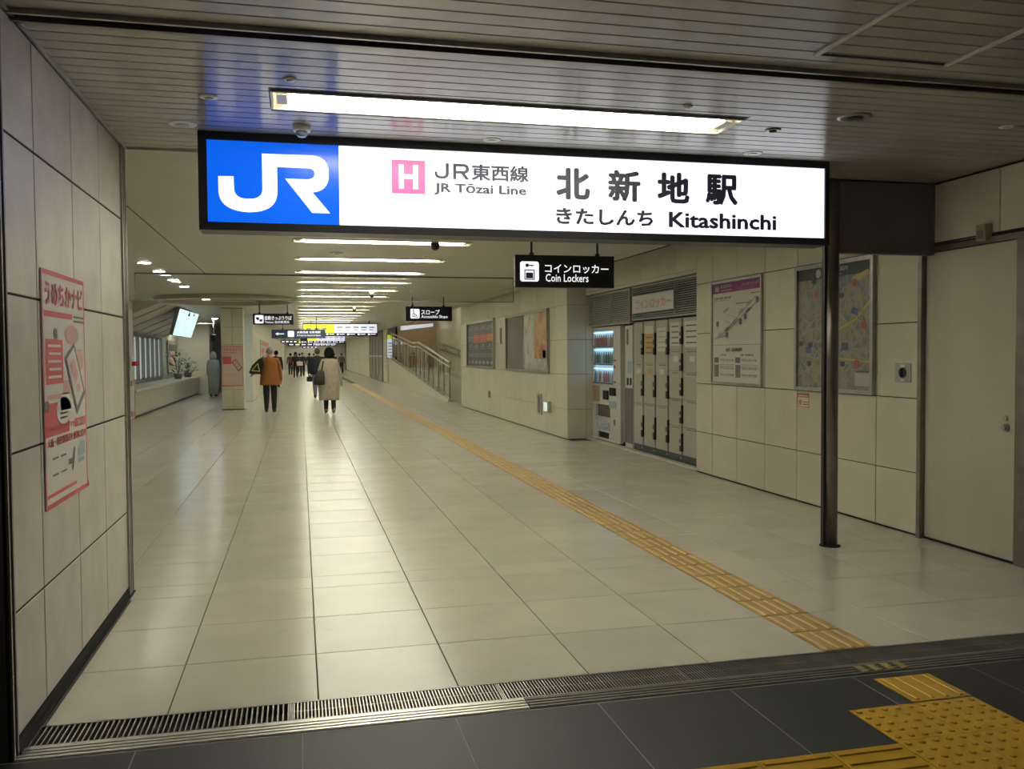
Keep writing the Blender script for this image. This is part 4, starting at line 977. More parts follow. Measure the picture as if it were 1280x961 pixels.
b = MB().bbox(-0.03, 0, vy(0.60), vy(0.44), 0.76, 0.92, 0.01).bbox(-0.04, 0, vy(0.86), vy(0.68), 0.84, 0.98, 0.012); b.build('coin_unit', M_BLACKM, vm)
MB().box(-0.005, 0, vy(0.86), vy(0.62), 0.62, 0.74).build('card_reader', M_CYAN, vm)
MB().box(-0.003, 0, vy(0.65), vy(0.14), 0.20, 0.38).build('sticker', M_SHELFAD, vm)
MB().box(-0.006, 0, vy(0.83), vy(0.77), 0.33, 0.43).build('coin_return', M_DSTEEL, vm)
MB().box(-0.006, 0, vy(0.83), vy(0.79), 1.32, 1.37).box(-0.006, 0, vy(0.85), vy(0.79), 1.44, 1.47).box(-0.006, 0, vy(0.84), vy(0.79), 1.06, 1.10).build('control_button', M_RED, vm)

t = thing('slim_cabinet', 'slim white and mauve cabinet between vending machine and lockers', 'cabinet', (5.32, 13.84, 0.016))
MB().box(0, 0.5, -0.17, 0.17, 0.0, 2.04).build('body', M_VEND, t)
MB().box(-0.006, 0, -0.165, 0.165, 0.08, 1.0).build('lower_panel', M_MAUVE, t)
for yy in (-0.09, 0.04): MB().bbox(-0.012, 0, yy-0.03, yy+0.03, 1.05, 1.17, 0.004).build('coin_slot', M_BLACKM, t)
MB().box(-0.004, 0, -0.12, 0.06, 1.25, 1.45).build('notice', M_CYAN, t); MB().box(-0.004, 0, 0.02, 0.10, 1.72, 1.98).build('name_plate', M_TAUPE, t)

def louvre(label, ya, yb, z0, z1, x, divs, m, back):
    t = thing('louvre_grille', label, 'louvre', (x, (ya+yb)/2, (z0+z1)/2)); w, hh = abs(ya-yb)/2, (z1-z0)/2
    MB().box(0.04, 0.05, -w, w, -hh, hh).build('backing', back, t)
    MB().box(-0.01, 0.04, -w, w, -hh, -hh+0.025).box(-0.01, 0.04, -w, w, hh-0.025, hh).box(-0.01, 0.04, -w, -w+0.03, -hh+0.025, hh-0.025).box(-0.01, 0.04, w-0.03, w, -hh+0.025, hh-0.025).build('frame', m, t)
    b = MB(); n = 15
    for k in range(n):
        zc = -hh+0.03+(2*hh-0.06)*(k+0.5)/n
        b.add([(-0.004, -w+0.03, zc-0.009), (-0.004, w-0.03, zc-0.009), (-0.004, w-0.03, zc+0.004), (-0.004, -w+0.03, zc+0.004), (0.035, -w+0.03, zc+0.012), (0.035, w-0.03, zc+0.012), (0.035, w-0.03, zc+0.016), (0.035, -w+0.03, zc+0.016)],
              [(0, 3, 2, 1), (4, 5, 6, 7), (0, 1, 5, 4), (3, 7, 6, 2)])
    b.build('slat', m, t, kind='stuff')
    for dv in divs: MB().box(-0.012, 0.035, dv-(ya+yb)/2-0.012, dv-(ya+yb)/2+0.012, -hh+0.02, hh-0.02).build('divider', m, t)
louvre('pale louvre grille above the vending machine', 13.56, 15.62, 2.085, 2.655, 5.235, (14.5,), M_LOUVRE, M_GREYINK)
louvre('dark louvre grille above the coin lockers', 11.0, 13.45, 2.12, 2.655, 5.235, (11.77,), mat('dark_louvre', (0.30, 0.31, 0.28), rough=0.4), M_BLACKM)
t = thing('handwritten_board', 'white board with pink hand lettering over the lockers', 'sign', (5.195, 12.56, 2.365))
MB().bbox(0, 0.025, -0.80, 0.80, -0.135, 0.135, 0.004).build('board', mat('pale_board', (0.58, 0.60, 0.58), rough=0.25), t)
p = Print((-0.001, 0.80, -0.135), (0, -1.60, 0), (0, 0, 0.27), 0.0); p.text('コインロッカー', 0.08, 0.16, 0.96, 0.74, 0, 0.03); p.build('lettering', mat('faded_pink_ink', (0.60, 0.22, 0.22), rough=0.5), t)

# ================================================================== ramp with handrails
rp = thing('ramp', 'accessible ramp rising along the right side behind a cream wall', 'ramp', (4.80, 29.0, 0))
def rz(y): return 0.04 + (y-29.2)*(1.45-0.08)/(50.0-29.2)
prof = [(0.2, 0.0), (0.2, rz(29.2)+0.05), (20.6, rz(49.6)+0.05), (20.6, 0.0)]
MB().prism([(0.2, 0), (0.3, 0.03), (15.6, rz(44.6)-0.1), (15.6, 0)], lambda u, v, k: (0.17 if k else 1.9, u, v)).build('slope', M_TILE, rp)
MB().box(0.17, 1.9, 0.0, 0.2, -0.006, 0.002).build('warning_strip', M_OLDYEL, rp)
fixnormals(rp.children[0])
o = MB().prism(prof, lambda u, v, k: (4.80 if k else 4.95, u+29.0, v)).build('wall_ramp_side', M_PANEL, kind='structure'); fixnormals(o)
rl = thing('ramp_handrail', 'steel balustrade with handrail along the front of the ramp', 'handrail', (4.87, 29.2, 0))
def hz(y):      # handrail height: slope, a level stretch, slope
    if y < 37.3: return 1.33+(y-29.1)*(2.10-1.33)/8.2
    if y < 39.2: return 2.11
    return 2.11+(y-39.2)*(2.80-2.11)/9.6
hp = [29.1, 37.3, 39.2, 49.0]
b = MB()
for a, c in zip(hp, hp[1:]):
    for dz in (0, -0.18): b.tube((0, a-29.2, hz(a)+dz), (0, c-29.2, hz(c)+dz), 0.04 if dz == 0 else 0.028, 8)
b.build('handrail', M_ALU, rl)
b = MB()
for a, c in zip(hp, hp[1:]): b.tube((0, a-29.2, rz(a)+0.14), (0, c-29.2, rz(c)+0.14), 0.025, 6)
b.build('bottom_rail', M_STEEL, rl)
yy = 29.3; k = 0
while yy < 49:
    r = 0.036
    MB().box(-0.012, 0.012, yy-29.2-r, yy-29.2+r, rz(yy)+0.04, hz(yy)-0.03).build('post', M_DSTEEL, rl); yy += 1.25
b = MB(); yy = 29.9
while yy < 49:
    y2 = min(yy+1.05, 48.9)
    b.add([(0.01, yy-29.2, rz(yy)+0.16), (0.01, y2-29.2, rz(y2)+0.16), (0.01, y2-29.2, hz(y2)-0.2), (0.01, yy-29.2, hz(yy)-0.2)], [(0, 1, 2, 3)]); yy += 1.25
b.build('glass_infill', M_GLASS, rl)
MB().box(6.8, 7.1, 26.5, 45, 0, 4.2).box(5.98, 6.8, 26.35, 26.7, 0, 4.0).build('wall_ramp', M_PANEL, kind='structure')
MB().box(4.955, 6.8, 44.7, 45, 0, 4.2).box(4.82, 4.955, 44.72, 45, 1.3, 4.2).build('wall_ramp', M_BROWN, kind='structure')
MB().box(4.66, 7.1, 26.7, 50, 4.2, 4.3).box(4.64, 4.68, 26.7, 50, 3.0, 4.2).build('ceiling', M_FARSLAT, kind='structure')
t = thing('ceiling_light', 'sloping light panel on the wall top at the end of the ramp', 'ceiling light', (5.75, 44.68, 2.95))
MB().prism([(-0.80, -0.14), (0.85, 0.06), (0.85, 0.22), (-0.80, 0.08)], lambda u, v, k: (u, -0.03 if k else 0.0, v)).build('lit_panel', mat('ramp_light', (0.7, 0.75, 0.8), emit=0.45, ecol=(0.75, 0.8, 0.9)), t)
fixnormals(t.children[0])
t = thing('ramp_handrail', 'second steel handrail on the back wall of the ramp', 'handrail', (6.72, 29.2, 0))
MB().tube((0, 0.5, 1.2), (0, 14, 2.1), 0.04, 8).tube((0, 0.5, 0.95), (0, 14, 1.85), 0.04, 8).build('handrail', M_STEEL, t)
b = MB()
for k in range(7): b.tube((0.08, 1+2*k, 1.0+0.13*k), (0, 1+2*k, 1.2+0.13*k), 0.02, 6)
b.build('bracket', M_STEEL, t)
t = thing('light_box', 'slim lit information panel with lime top at the ramp end', 'information board', (4.70, 49.4, 0))
MB().box(0, 0.36, 0, 0.12, 1.36, 2.74).build('case', M_DSTEEL, t)
MB().box(0.03, 0.33, -0.006, 0, 1.42, 2.45).build('lit_panel', mat('info_lit', (0.7, 0.75, 0.8), emit=0.6, ecol=(0.75, 0.82, 0.9)), t)
MB().box(0.03, 0.33, -0.006, 0, 2.46, 2.70).build('lime_panel', M_LITLIME, t)
b = MB()
for k in range(5): b.box(0.07, 0.29, -0.009, -0.006, 1.52+0.17*k, 1.58+0.17*k)
b.build('print', M_CYAN, t)
t = thing('steel_gate', 'dark steel folding gate stowed at the far right wall', 'gate', (4.74, 57.3, 0))
MB().box(-0.02, 0.0, -5.0, 5.0, 0.02, 1.5).build('lower_panel', M_DSTEEL, t)
MB().box(-0.02, 0.0, -5.0, 5.0, 1.5, 3.0).build('upper_panel', M_TAUPE, t)
for k in range(5): MB().box(-0.06, -0.02, -4.9+2.4*k, -4.75+2.4*k, 0.02, 2.9).build('gate_post', M_STEEL, t)
MB().box(-0.05, -0.02, -5, 5, 1.47, 1.55).build('cross_rail', M_ALU, t)

# ================================================================== far left: counter, windows, map board, column
t = thing('counter', 'long cream tiled counter along the left side of the corridor', 'counter', (-4.15, 31.8, 0))
MB().box(-0.84, 0.0, -7.40, 7.40, 0.06, 0.66).build('front_panel', M_PANEL, t)
MB().box(-0.84, -0.03, -7.40, 7.40, 0.0, 0.06).build('plinth', M_GREYINK, t)
MB().bbox(-0.84, 0.05, -7.42, 7.42, 0.66, 0.74, 0.008).build('top', M_PALEWALL, t)
w1 = thing('window_1', 'barred ticket window above the cream counter', 'window', (-4.98, 31.5, 1.54)); w1['kind'] = 'structure'
MB().box(-0.02, 0.0, -2.9, 2.9, -0.68, 0.68).build('window_pane', mat('lit_ticket_window', (0.42, 0.44, 0.45), rough=0.2, emit=0.32, ecol=(0.9, 0.95, 0.88)), w1)
MB().box(0, 0.05, -2.95, 2.95, 0.66, 0.76).box(0, 0.05, -2.95, 2.95, -0.78, -0.66).build('window_frame', M_GREYBAR, w1)
for k in range(7): MB().box(0.0, 0.09, -2.9+0.95*k, -2.78+0.95*k, -0.7, 0.7).build('window_bar', M_GREYBAR, w1)
MB().prism([(-5.0, 2.32), (-5.0, 3.1), (-3.45, 3.1), (-3.45, 3.0)], lambda u, v, k: (u, 24.35 if k else 36.0, v)).build('trim_12', mat('hood_beige', (0.58, 0.54, 0.45), rough=0.4), kind='structure')
fixnormals(bpy.data.objects['trim_12'])
b = MB()
for k in range(6):
    yy = 25.5+1.9*k
    b.add([(-5.0, yy, 2.30), (-5.0, yy+0.12, 2.30), (-3.5, yy+0.12, 2.96), (-3.5, yy, 2.96), (-5.0, yy, 2.36), (-5.0, yy+0.12, 2.36), (-3.5, yy+0.12, 3.0), (-3.5, yy, 3.0)], [(0, 1, 2, 3), (0, 4, 5, 1), (3, 7, 4, 0), (1, 5, 6, 2)])
b.build('trim_13', M_LGREY, kind='structure')
# lit area map board, tilted forward
t = thing('area_map_board', 'tilted lit pale blue area map board over the left counter', 'map', (-3.62, 29.2, 2.62))
c4 = [Vector((-3.68, 27.95, 2.21)), Vector((-3.68, 32.55, 2.22)), Vector((-3.28, 31.4, 3.0)), Vector((-3.28, 26.55, 2.95))]   # facing +x and down
O = Vector((-3.62, 29.2, 2.62)); nrm = (c4[1]-c4[0]).cross(c4[3]-c4[0]).normalized()
if nrm.x < 0: nrm = -nrm
c4 = [v-O for v in c4]
def slab(name, m, a, bb, cc, dd, thick, lift):
    q = [a, bb, cc, dd]; vs = [v+nrm*lift for v in q]+[v+nrm*(lift-thick) for v in q]
    o = MB().add(vs, [(0, 1, 2, 3), (7, 6, 5, 4), (0, 4, 5, 1), (1, 5, 6, 2), (2, 6, 7, 3), (3, 7, 4, 0)]).build(name, m, t); fixnormals(o); return o
slab('case', M_GREYINK, *c4, 0.10, -0.005)
mid0, mid1 = (c4[0]*0.52+c4[1]*0.48), (c4[3]*0.52+c4[2]*0.48)
def ins(a, bb, cc, dd, f=0.03):
    c = (a+bb+cc+dd)/4; return [v+(c-v)*f for v in (a, bb, cc, dd)]
slab('lit_map', M_AREAMAP, *ins(c4[0], mid0, mid1, c4[3]), 0.006, 0.004)
slab('lit_map', M_AREAMAP, *ins(mid0, c4[1], c4[2], mid1), 0.006, 0.004)
MB().tube((0.30, -0.3, 0.2), (0.32, -0.3, 0.38), 0.03, 8).tube((0.30, 0.9, 0.25), (0.32, 0.9, 0.38), 0.03, 8).build('hanging_rod', M_BLACK, t)
# fire alarm column
t = thing('fire_alarm', 'red fire alarm lamp and boxes on the far left wall edge', 'fire alarm', (-4.14, 23.75, 0))
MB().lathe([(0.10, 1.36), (0.10, 1.40), (0.07, 1.47)], 0.12, 0, 14).build('lamp', M_RED, t)
MB().bbox(0.0, 0.08, -0.2, 0.2, 0.86, 0.98, 0.01).build('alarm_box', M_LPINK, t); MB().bbox(0, 0.06, -0.15, 0.15, 0.10, 0.22, 0.01).build('lower_box', M_LPINK, t); MB().box(0, 0.05, -0.22, 0.22, 1.25, 1.6).build('plate', M_WHITE, t)
# tiled square column
t = thing('tiled_column', 'square cream tiled column with pink poster at left', 'column', (-1.94, 27.55, 0))
MB().box(-0.30, 0.30, -0.28, 0.30, 0, 3.0).build('core', M_JOINT, t)
for k, (z0, z1) in enumerate(((0.02, 0.60), (0.60, 1.92), (1.92, 2.45), (2.45, 2.99))):
    for s in (0, 1):
        a, c = (-0.31, 0.0) if s == 0 else (0.0, 0.31)
        MB().bbox(a+0.003, c-0.003, -0.30, -0.28, z0+0.003, z1-0.003, 0.002).build('panel', M_PANEL, t)
    for s in (-1, 1): MB().bbox(s*0.30, s*0.315, -0.28, 0.30, z0+0.003, z1-0.003, 0.002).build('panel', M_PANEL, t)
ps = thing('wall_poster', 'pink phone guide poster on the square tiled column', 'poster', (-1.94, 27.24, 0.70))
MB().box(-0.30, 0.30, -0.006, 0.008, 0.0, 1.18).build('sheet', mat('pale_pink_sheet', (0.62, 0.47, 0.42), rough=0.6), ps)
p = Print((-0.30, -0.006, 0), (0.60, 0, 0), (0, 0, 1.18), 0.001)
p.frame(0, 0, 1, 1, 0.02); p.text('うめちかナビ', 0.08, 0.87, 0.92, 0.96, 0, 0.02); p.rect(0.05, 0.55, 0.45, 0.74); p.rect(0.05, 0.825, 0.7, 0.84); p.text('スマートフォンアプリで', 0.1, 0.27, 0.9, 0.31); p.build('pink_print', M_PINK, ps)
p = Print((-0.30, -0.006, 0), (0.60, 0, 0), (0, 0, 1.18), 0.002); p.poly([(0.45, 0.60), (0.66, 0.68), (0.98, 0.45), (0.78, 0.36)]); p.build('phone_print', M_GREYINK, ps)
p = Print((-0.30, -0.006, 0), (0.60, 0, 0), (0, 0, 1.18), 0.003); p.poly([(0.51, 0.60), (0.66, 0.655), (0.92, 0.46), (0.78, 0.40)]); p.build('phone_screen', M_LPINK, ps)
t = thing('wall_poster', 'pale poster far along the left wall behind the orange jacket', 'poster', (-1.60, 43.0, 1.5))
MB().box(0.0, 0.02, -5, 5, -0.6, 0.75).build('sheet', M_LGREY, t)
p = Print((0.021, -5, -0.6), (0, 10, 0), (0, 0, 1.35), 0.0); p.rect(0.05, 0.85, 0.9, 0.92); p.rect(0.1, 0.6, 0.4, 0.75); p.rect(0.5, 0.35, 0.8, 0.55); p.build('print', M_PINK, t)
t = thing('wall_speaker', 'small black speaker box high in the left passage', 'speaker', (-3.16, 35.0, 2.14))
MB().bbox(-0.09, 0.09, 0, 0.12, 0, 0.26, 0.01).build('case', M_BLACK, t); MB().box(-0.07, 0.07, -0.005, 0, 0.03, 0.23).build('grille', M_BLACKM, t); MB().tube((0, 0.06, 0.26), (0, 0.06, 0.86), 0.015, 6).build('bracket', M_WHITE, t)
# planted display on the counter end
t = thing('display_poster', 'pink and grey display poster behind the potted plants', 'poster', (-4.97, 37.4, 1.5))
MB().box(0, 0.03, -1.2, 1.2, -0.6, 0.7).build('sheet', M_LGREY, t); MB().box(0.031, 0.035, -0.8, 0.9, -0.3, 0.25).build('pink_print', M_LPINK, t); MB().box(0.031, 0.035, -0.9, 1.0, 0.3, 0.55).build('grey_print', M_TAUPE, t)
for i, (x, y, hgt, lab) in enumerate(((-4.45, 35.1, 0.95, 'tall leafy plant standing at the window end of the counter'), (-4.4, 37.6, 0.62, 'bushy plant standing at the far end of the counter'))):
    t = thing('potted_plant', lab, 'plant', (x, y, 0.741))
    MB().lathe([(0.12, 0), (0.16, 0.18), (0.15, 0.2)], 0, 0, 14).build('pot', M_GREYINK, t)
    b = MB()
    for k in range(60):
        a = random.uniform(0, 2*pi); r = random.uniform(0.05, 0.42); zz = 0.18+random.uniform(0, hgt)*(1-0.5*r); s = random.uniform(0.10, 0.18)
        c = Vector((r*cos(a), r*sin(a)*1.6, zz)); d = Vector((cos(a), sin(a), random.uniform(-0.2, 0.9))).normalized()*s; e = Vector((-sin(a), cos(a), 0.2))*s*0.35
        b.add([c-d*0.5, c+e, c+d, c-e], [(0, 1, 2, 3)])
    b.build('foliage', M_LEAF, t, kind='stuff')
    b = MB()
    for k in range(5): b.tube((0, 0, 0.15), (0.15*cos(k*1.3), 0.2*sin(k*1.3), 0.2+hgt*0.6), 0.012, 5)
    b.build('stem', M_GREEN, t)

# ================================================================== people
M_SKIN = mat('skin', (0.46, 0.28, 0.20), rough=0.5)
M_HAIRB = mat('black_hair', (0.008, 0.007, 0.006), rough=0.85, ior=1.2)
M_HAIRG = mat('grey_hair', (0.30, 0.25, 0.19), rough=0.6)
M_SHOE = mat('dark_shoe', (0.018, 0.016, 0.015), rough=0.5)
def cloth(name, c): return mat(name, c, rough=0.85, noise=0.10, nscale=14)

def person(label, loc, facing, H, top, legs, shoe=M_SHOE, hair=M_HAIRB, hair_style='short', stride=0.16, coat=None, stoop=0.0, fingers=True, face=False, arm_l=None, arm_r=None, phase=1, bulk=1.0, group=None):
    """walking figure: one skinned continuous body (material per region), hair, coat and face as children; local +y = the way it faces"""
    k = H/1.75
    t = thing('person', label, 'person', loc, facing, group)
    V = []; R = []; E = []; T = []
    def v(x, y, z, r, par, tag, r2=None):
        V.append((x*k, (y+stoop*max(0, z-1.0))*k, z*k)); R.append((r*k, (r2 or r)*k)); T.append(tag)
        if par is not None: E.append((par, len(V)-1))
        return len(V)-1
    B = bulk
    pel = v(0, 0, 0.95, 0.145*B, None, 'legs', 0.115*B); spi = v(0, 0.0, 1.12, 0.140*B, pel, 'top', 0.11*B); che = v(0, 0.0, 1.32, 0.165*B, spi, 'top', 0.12*B)
    nb = v(0, -0.01, 1.455, 0.075, che, 'top'); ne = v(0, 0.01, 1.50, 0.052, nb, 'skin'); hd = v(0, 0.025, 1.60, 0.080, ne, 'skin', 0.092); v(0, 0.02, 1.69, 0.072, hd, 'skin', 0.085)
    v(0, 0.10, 1.575, 0.018, hd, 'skin')
    for s, arm in ((-1, arm_l), (1, arm_r)):
        sw = 0.10*s*phase
        el = (0.215*s*B, -0.03-0.4*sw, 1.13); wr = (0.235*s*B, 0.06-1.1*sw, 0.90)
        if arm: el, wr = arm
        sh = v(0.175*s*B, -0.005, 1.405, 0.066*B, che, 'top'); e = v(*el, 0.050*B, sh, 'top'); w = v(*wr, 0.038, e, 'top')
        d = (Vector(wr)-Vector(el)).normalized(); hp = Vector(wr)+d*0.075
        h = v(*hp, 0.034, w, 'skin', 0.026)
        if fingers:
            side = Vector((0, 1, 0)) if abs(d.y) < 0.8 else Vector((0, 0, 1))
            side = (side-d*side.dot(d)).normalized(); inn = Vector((-s, 0, 0))
            for q, ln in ((-1.5, 0.070), (-0.5, 0.085), (0.5, 0.080), (1.5, 0.062)):
                m_ = hp+d*ln*0.55+side*q*0.019; f = v(*m_, 0.0095, h, 'skin'); e_ = m_+d*ln*0.45+inn*0.018+side*q*0.003; v(*e_, 0.008, f, 'skin')
            m_ = hp-d*0.01+side*0.045+inn*0.01; f = v(*m_, 0.011, h, 'skin'); v(*(m_+d*0.035+inn*0.012), 0.009, f, 'skin')
    for s in (-1, 1):
        st = stride*s*phase
        hip = v(0.085*s*B, 0.0, 0.88, 0.098*B, pel, 'legs'); fw = st > 0
        kn = v(0.092*s, st*0.65+0.03, 0.49, 0.078*B, hip, 'legs'); an = v(0.090*s, st*1.0-(0 if fw else 0.05), 0.105+(0 if fw else 0.035), 0.062, kn, 'legs')
        hl = v(0.092*s, st-0.03-(0 if fw else 0.05), 0.052+(0 if fw else 0.05), 0.052, an, 'shoe'); v(0.098*s, st+0.14-(0 if fw else 0.03), 0.042, 0.044, hl, 'shoe', 0.04)
    me = bpy.data.meshes.new('body'); me.from_pydata(V, E, [])
    o = bpy.data.objects.new('body', me); COL.objects.link(o)
    md = o.modifiers.new('skin', 'SKIN'); md.use_smooth_shade = True
    for i, sv in enumerate(me.skin_vertices[0].data):
        sv.radius = R[i]; sv.use_root = (i == 0)
    o.modifiers.new('sub', 'SUBSURF').levels = 1
    dgr = bpy.context.evaluated_depsgraph_get(); dgr.update()
    nm = bpy.data.meshes.new_from_object(o.evaluated_get(dgr)); bpy.data.objects.remove(o)
    nm.name = 'body'; nm.materials.clear()
    for m in (M_SKIN, top, legs, shoe): nm.materials.append(m)
    # material of each face = nearest bone of the skeleton
    bones = [(Vector(V[a]), Vector(V[b_]), T[b_], R[b_][0]) for a, b_ in E]; idx = {'skin': 0, 'top': 1, 'legs': 2, 'shoe': 3}
    for pgn in nm.polygons:
        c = pgn.center; best = None
        for a, b_, tg, rr in bones:
            ab = b_-a; q = max(0, min(1, (c-a).dot(ab)/max(1e-9, ab.length_squared))); d = (c-a-ab*q).length-rr*0.6
            if best is None or d < best[0]: best = (d, tg)
        tg = best[1]
        if tg == 'top' and c.z < 0.93*k and abs(c.x) < 0.14*k: tg = 'legs'
        pgn.material_index = idx[tg]; pgn.use_smooth = True
    link('body', nm, t)
    zt = 1.61*k; hy = (0.02+stoop*0.6)*k
    def hp_(sx, sy, sz, z0, cut, name, m, back=0.0):
        bm = bmesh.new(); bmesh.ops.create_uvsphere(bm, u_segments=16, v_segments=10, radius=1)
        for vv in list(bm.verts):
            if vv.co.y > 0.25 and vv.co.z < cut: bm.verts.remove(vv)
        for vv in bm.verts: vv.co = Vector((vv.co.x*sx*k, hy+(vv.co.y*sy-back)*k, z0+vv.co.z*sz*k))
        m2 = bpy.data.meshes.new(name); bm.to_mesh(m2); bm.free(); m2.materials.append(m)
        for q in m2.polygons: q.use_smooth = True
        link(name, m2, t)
    if hair_style == 'short': hp_(0.098, 0.112, 0.115, zt+0.045*k, 0.35, 'hair', hair, 0.012)
    elif hair_style == 'bob': hp_(0.135, 0.135, 0.185, zt-0.01*k, 0.42, 'hair', hair, 0.02)
    elif hair_style == 'thin': hp_(0.092, 0.105, 0.095, zt+0.035*k, 0.5, 'hair', hair, 0.015)
    elif hair_style == 'long': hp_(0.125, 0.12, 0.24, zt-0.06*k, 0.25, 'hair', hair, 0.03)
    elif hair_style == 'hood': hp_(0.13, 0.14, 0.19, zt-0.0*k, 0.3, 'hood', hair, 0.01)
    if face:
        fy = hy+0.088*k
        b = MB()
        for s in (-1, 1): b.lathe([(0.011*k, zt+0.004*k), (0.012*k, zt+0.010*k), (0.009*k, zt+0.016*k)], s*0.032*k, fy-0.004*k, 8)
        b.build('eye', M_HAIRB, t); MB().box(-0.022*k, 0.022*k, fy-0.01*k, fy+0.004*k, zt-0.062*k, zt-0.053*k).build('mouth', mat('lips', (0.35, 0.10, 0.09), rough=0.5), t)
    b = MB()
    for s in (-1, 1): b.lathe([(0.012*k, zt-0.035*k), (0.020*k, zt), (0.012*k, zt+0.03*k)], s*0.088*k, hy, 8, sx=0.5)
    b.build('ear', M_SKIN, t)
    if coat:
        name, m, rings, clab = coat
        MB().rings([(cx*k, (cy+stoop*max(0, z-1.0))*k, z*k, rx*k, ry*k) for cx, cy, z, rx, ry in rings], 20).build(name, m, t, label=clab)
    return t

M_ORJ = cloth('orange_brown_jacket', (0.30, 0.115, 0.022)); M_DKT = cloth('black_trousers', (0.016, 0.015, 0.016))
M_BEIGE = cloth('beige_coat', (0.40, 0.345, 0.27)); M_DJK = cloth('navy_black_jacket', (0.014, 0.016, 0.024)); M_JEAN = cloth('grey_jeans', (0.17, 0.17, 0.19))
M_TIGHT = cloth('black_tights', (0.014, 0.013, 0.014)); M_BLKC = cloth('black_cloth', (0.015, 0.014, 0.016)); M_GREYC = cloth('grey_green_cloth', (0.34, 0.35, 0.30))

person('grey haired person in orange brown jacket walking away with a black bag', (-0.82, 25.45, 0), radians(-2), 1.83, M_ORJ, M_DKT, hair=M_HAIRG, hair_style='thin', stride=0.10, bulk=1.12,
       arm_l=((-0.30, -0.05, 1.16), (-0.42, 0.04, 1.05)), arm_r=((0.26, -0.03, 1.14), (0.28, 0.05, 0.90)),
       coat=('jacket', M_ORJ, [(0, 0, 0.74, 0.265, 0.185), (0, 0, 0.80, 0.262, 0.182), (0, 0, 1.0, 0.245, 0.172), (0, 0, 1.2, 0.232, 0.16), (0, 0, 1.34, 0.222, 0.145), (0, -0.005, 1.43, 0.165, 0.115), (0, -0.005, 1.485, 0.085, 0.085)], 'hip length orange brown jacket'))
person('dark haired person in long beige coat walking away down the corridor', (0.77, 24.5, 0), radians(2), 1.79, M_BEIGE, M_TIGHT, hair_style='bob', stride=0.09, phase=-1, bulk=1.0,
       arm_l=((-0.27, -0.03, 1.12), (-0.20, 0.10, 0.98)), arm_r=((0.27, -0.02, 1.10), (0.31, 0.02, 0.86)),
       shoe=mat('pale_sneaker', (0.24, 0.21, 0.19), rough=0.6),
       coat=('coat', M_BEIGE, [(-0.02, 0, 0.37, 0.265, 0.20), (-0.02, 0, 0.45, 0.275, 0.20), (0, 0, 0.8, 0.262, 0.19), (0, 0, 1.1, 0.245, 0.17), (0, 0, 1.32, 0.230, 0.150), (0, -0.005, 1.43, 0.165, 0.115), (0, -0.005, 1.48, 0.085, 0.08)], 'knee length beige coat'))
person('person in black jacket and grey jeans walking ahead of the beige coat', (0.62, 33.3, 0), radians(0), 1.84, M_DJK, M_JEAN, hair=mat('brown_hair', (0.05, 0.035, 0.02), rough=0.5), hair_style='short', stride=0.14, bulk=1.22,
       coat=('jacket', M_DJK, [(0, 0, 0.84, 0.245, 0.175), (0, 0, 1.0, 0.245, 0.17), (0, 0, 1.2, 0.25, 0.165), (0, 0, 1.36, 0.235, 0.15), (0, -0.005, 1.44, 0.155, 0.11), (0, -0.005, 1.49, 0.08, 0.08)], 'short dark jacket'))
person('person in black walking towards the viewer holding a white bag', (-0.31, 64.0, 0), pi, 1.80, M_BLKC, M_BLKC, hair_style='long', stride=0.10, face=True, fingers=True,
       arm_l=((-0.24, 0.02, 1.14), (-0.12, 0.26, 1.08)), bulk=1.05)
person('dark haired person in dark coat half hidden by the orange jacket', (-1.14, 45.0, 0), 0, 1.82, M_BLKC, M_BLKC, hair_style='short', fingers=False, bulk=1.2)
person('person in grey hooded coat standing in the left passage', (-3.28, 36.0, 0), 0, 1.72, M_GREYC, M_GREYC, hair=M_GREYC, hair_style='hood', stride=0.02, fingers=False,
       coat=('coat', M_GREYC, [(0, 0, 0.10, 0.18, 0.16), (0, 0, 0.6, 0.21, 0.17), (0, 0, 1.1, 0.225, 0.16), (0, 0, 1.35, 0.20, 0.14), (0, 0, 1.5, 0.09, 0.08)], 'long grey coat'))
for i, (x, y, H, f, m, lab) in enumerate(((0.16, 66.5, 1.78, pi, M_BLKC, 'distant person in black just right of the white bag'), (0.72, 72.0, 1.76, 0, M_BLKC, 'distant person in dark clothes in the middle of the corridor'),
        (2.55, 70.0, 1.74, 0, M_DJK, 'distant person in navy seen right of the beige coat'), (-0.05, 80.0, 1.74, 0, M_DJK, 'farthest dark figure between the walkers'), (1.15, 78.0, 1.72, pi, mat('far_tan', (0.25, 0.16, 0.09), rough=0.8), 'distant person in tan top behind the dark walkers'),
        (-0.75, 73.0, 1.76, 0, mat('far_maroon', (0.16, 0.05, 0.05), rough=0.8), 'distant person in maroon at the left of the walkers'), (3.4, 76.0, 1.72, pi, mat('far_brown', (0.14, 0.09, 0.06), rough=0.8), 'distant person in brown near the right wall'))):
    person(lab, (x, y, 0), f, H, m, M_BLKC, hair_style='short', fingers=False, face=(f == pi), bulk=1.1)

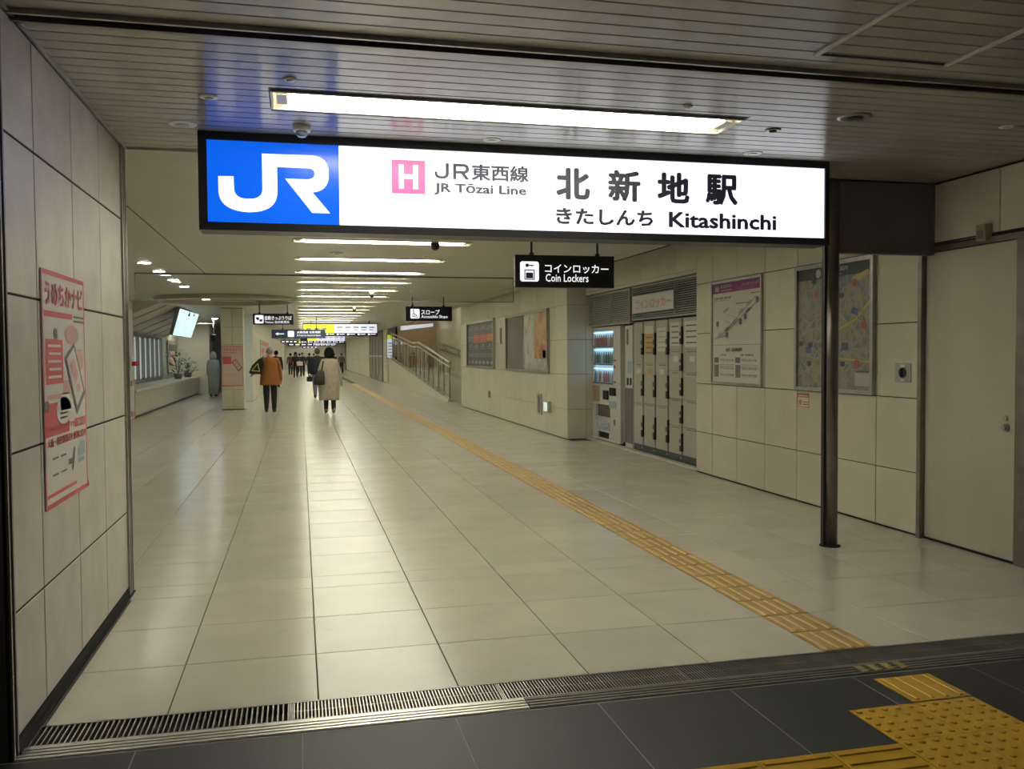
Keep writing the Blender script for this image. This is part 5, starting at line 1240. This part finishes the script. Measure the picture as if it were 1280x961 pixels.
# bags carried by people (things of their own)
t = thing('shoulder_bag', 'black flat bag with bright green triangle under the orange jacket arm', 'bag', (-1.17, 25.34, 1.28))
b = MB().prism([(-0.20, -0.15), (-0.16, -0.19), (0.12, -0.20), (0.19, 0.10), (0.15, 0.26), (0.06, 0.22), (-0.12, 0.04)], lambda u, v, k: (u, -0.10 if k else 0.03, v)); o = b.build('body', M_BLACKM, t); fixnormals(o)
p = Print((0, -0.101, 0), (1, 0, 0), (0, 0, 1), 0.002)
tri = [(-0.145, -0.105), (0.095, -0.13), (0.045, 0.12)]
c = (sum(q[0] for q in tri)/3, sum(q[1] for q in tri)/3); inn = [(c[0]+(a-c[0])*0.70, c[1]+(d-c[1])*0.70) for a, d in tri]
for i in range(3): p.poly([tri[i], tri[(i+1) % 3], inn[(i+1) % 3], inn[i]])
p.build('triangle_print', mat('lime_print', (0.42, 0.60, 0.08), rough=0.5), t)
MB().tube((0.13, -0.05, 0.22), (0.20, -0.02, 0.30), 0.012, 6).build('strap', M_BLACKM, t)
t = thing('shoulder_bag', 'dark brown shoulder bag hanging behind the beige coat', 'bag', (0.49, 24.42, 0.98))
b = MB().rings([(0.02, -0.12, -0.19, 0.09, 0.03), (0.0, -0.12, -0.17, 0.15, 0.055), (0.01, -0.12, 0.0, 0.145, 0.06), (0.05, -0.11, 0.17, 0.09, 0.05), (0.06, -0.10, 0.22, 0.03, 0.03)], 16); b.build('body', mat('dark_brown_leather', (0.035, 0.028, 0.022), rough=0.5), t)
MB().tube((0.07, -0.11, 0.20), (0.12, -0.10, 0.46), 0.016, 6).build('strap', M_BLACKM, t)
t = thing('hand_bag', 'small black bag in the left hand of the jeans walker', 'bag', (0.33, 33.25, 0.73))
MB().bbox(-0.10, 0.10, -0.05, 0.05, -0.10, 0.08, 0.02).build('body', M_BLACKM, t); MB().tube((-0.03, 0, 0.07), (0, 0, 0.14), 0.01, 6).tube((0.03, 0, 0.07), (0, 0, 0.14), 0.01, 6).build('handle', M_BLACKM, t)
t = thing('paper_bag', 'white paper bag held by the person walking towards the viewer', 'bag', (-0.02, 63.6, 1.02))
MB().bbox(-0.20, 0.20, -0.05, 0.05, -0.16, 0.12, 0.01).build('body', mat('white_paper_bag', (0.7, 0.64, 0.62), rough=0.6), t); MB().tube((-0.08, 0, 0.12), (0, 0, 0.2), 0.008, 6).tube((0.08, 0, 0.12), (0, 0, 0.2), 0.008, 6).build('handle', M_PAPER, t)
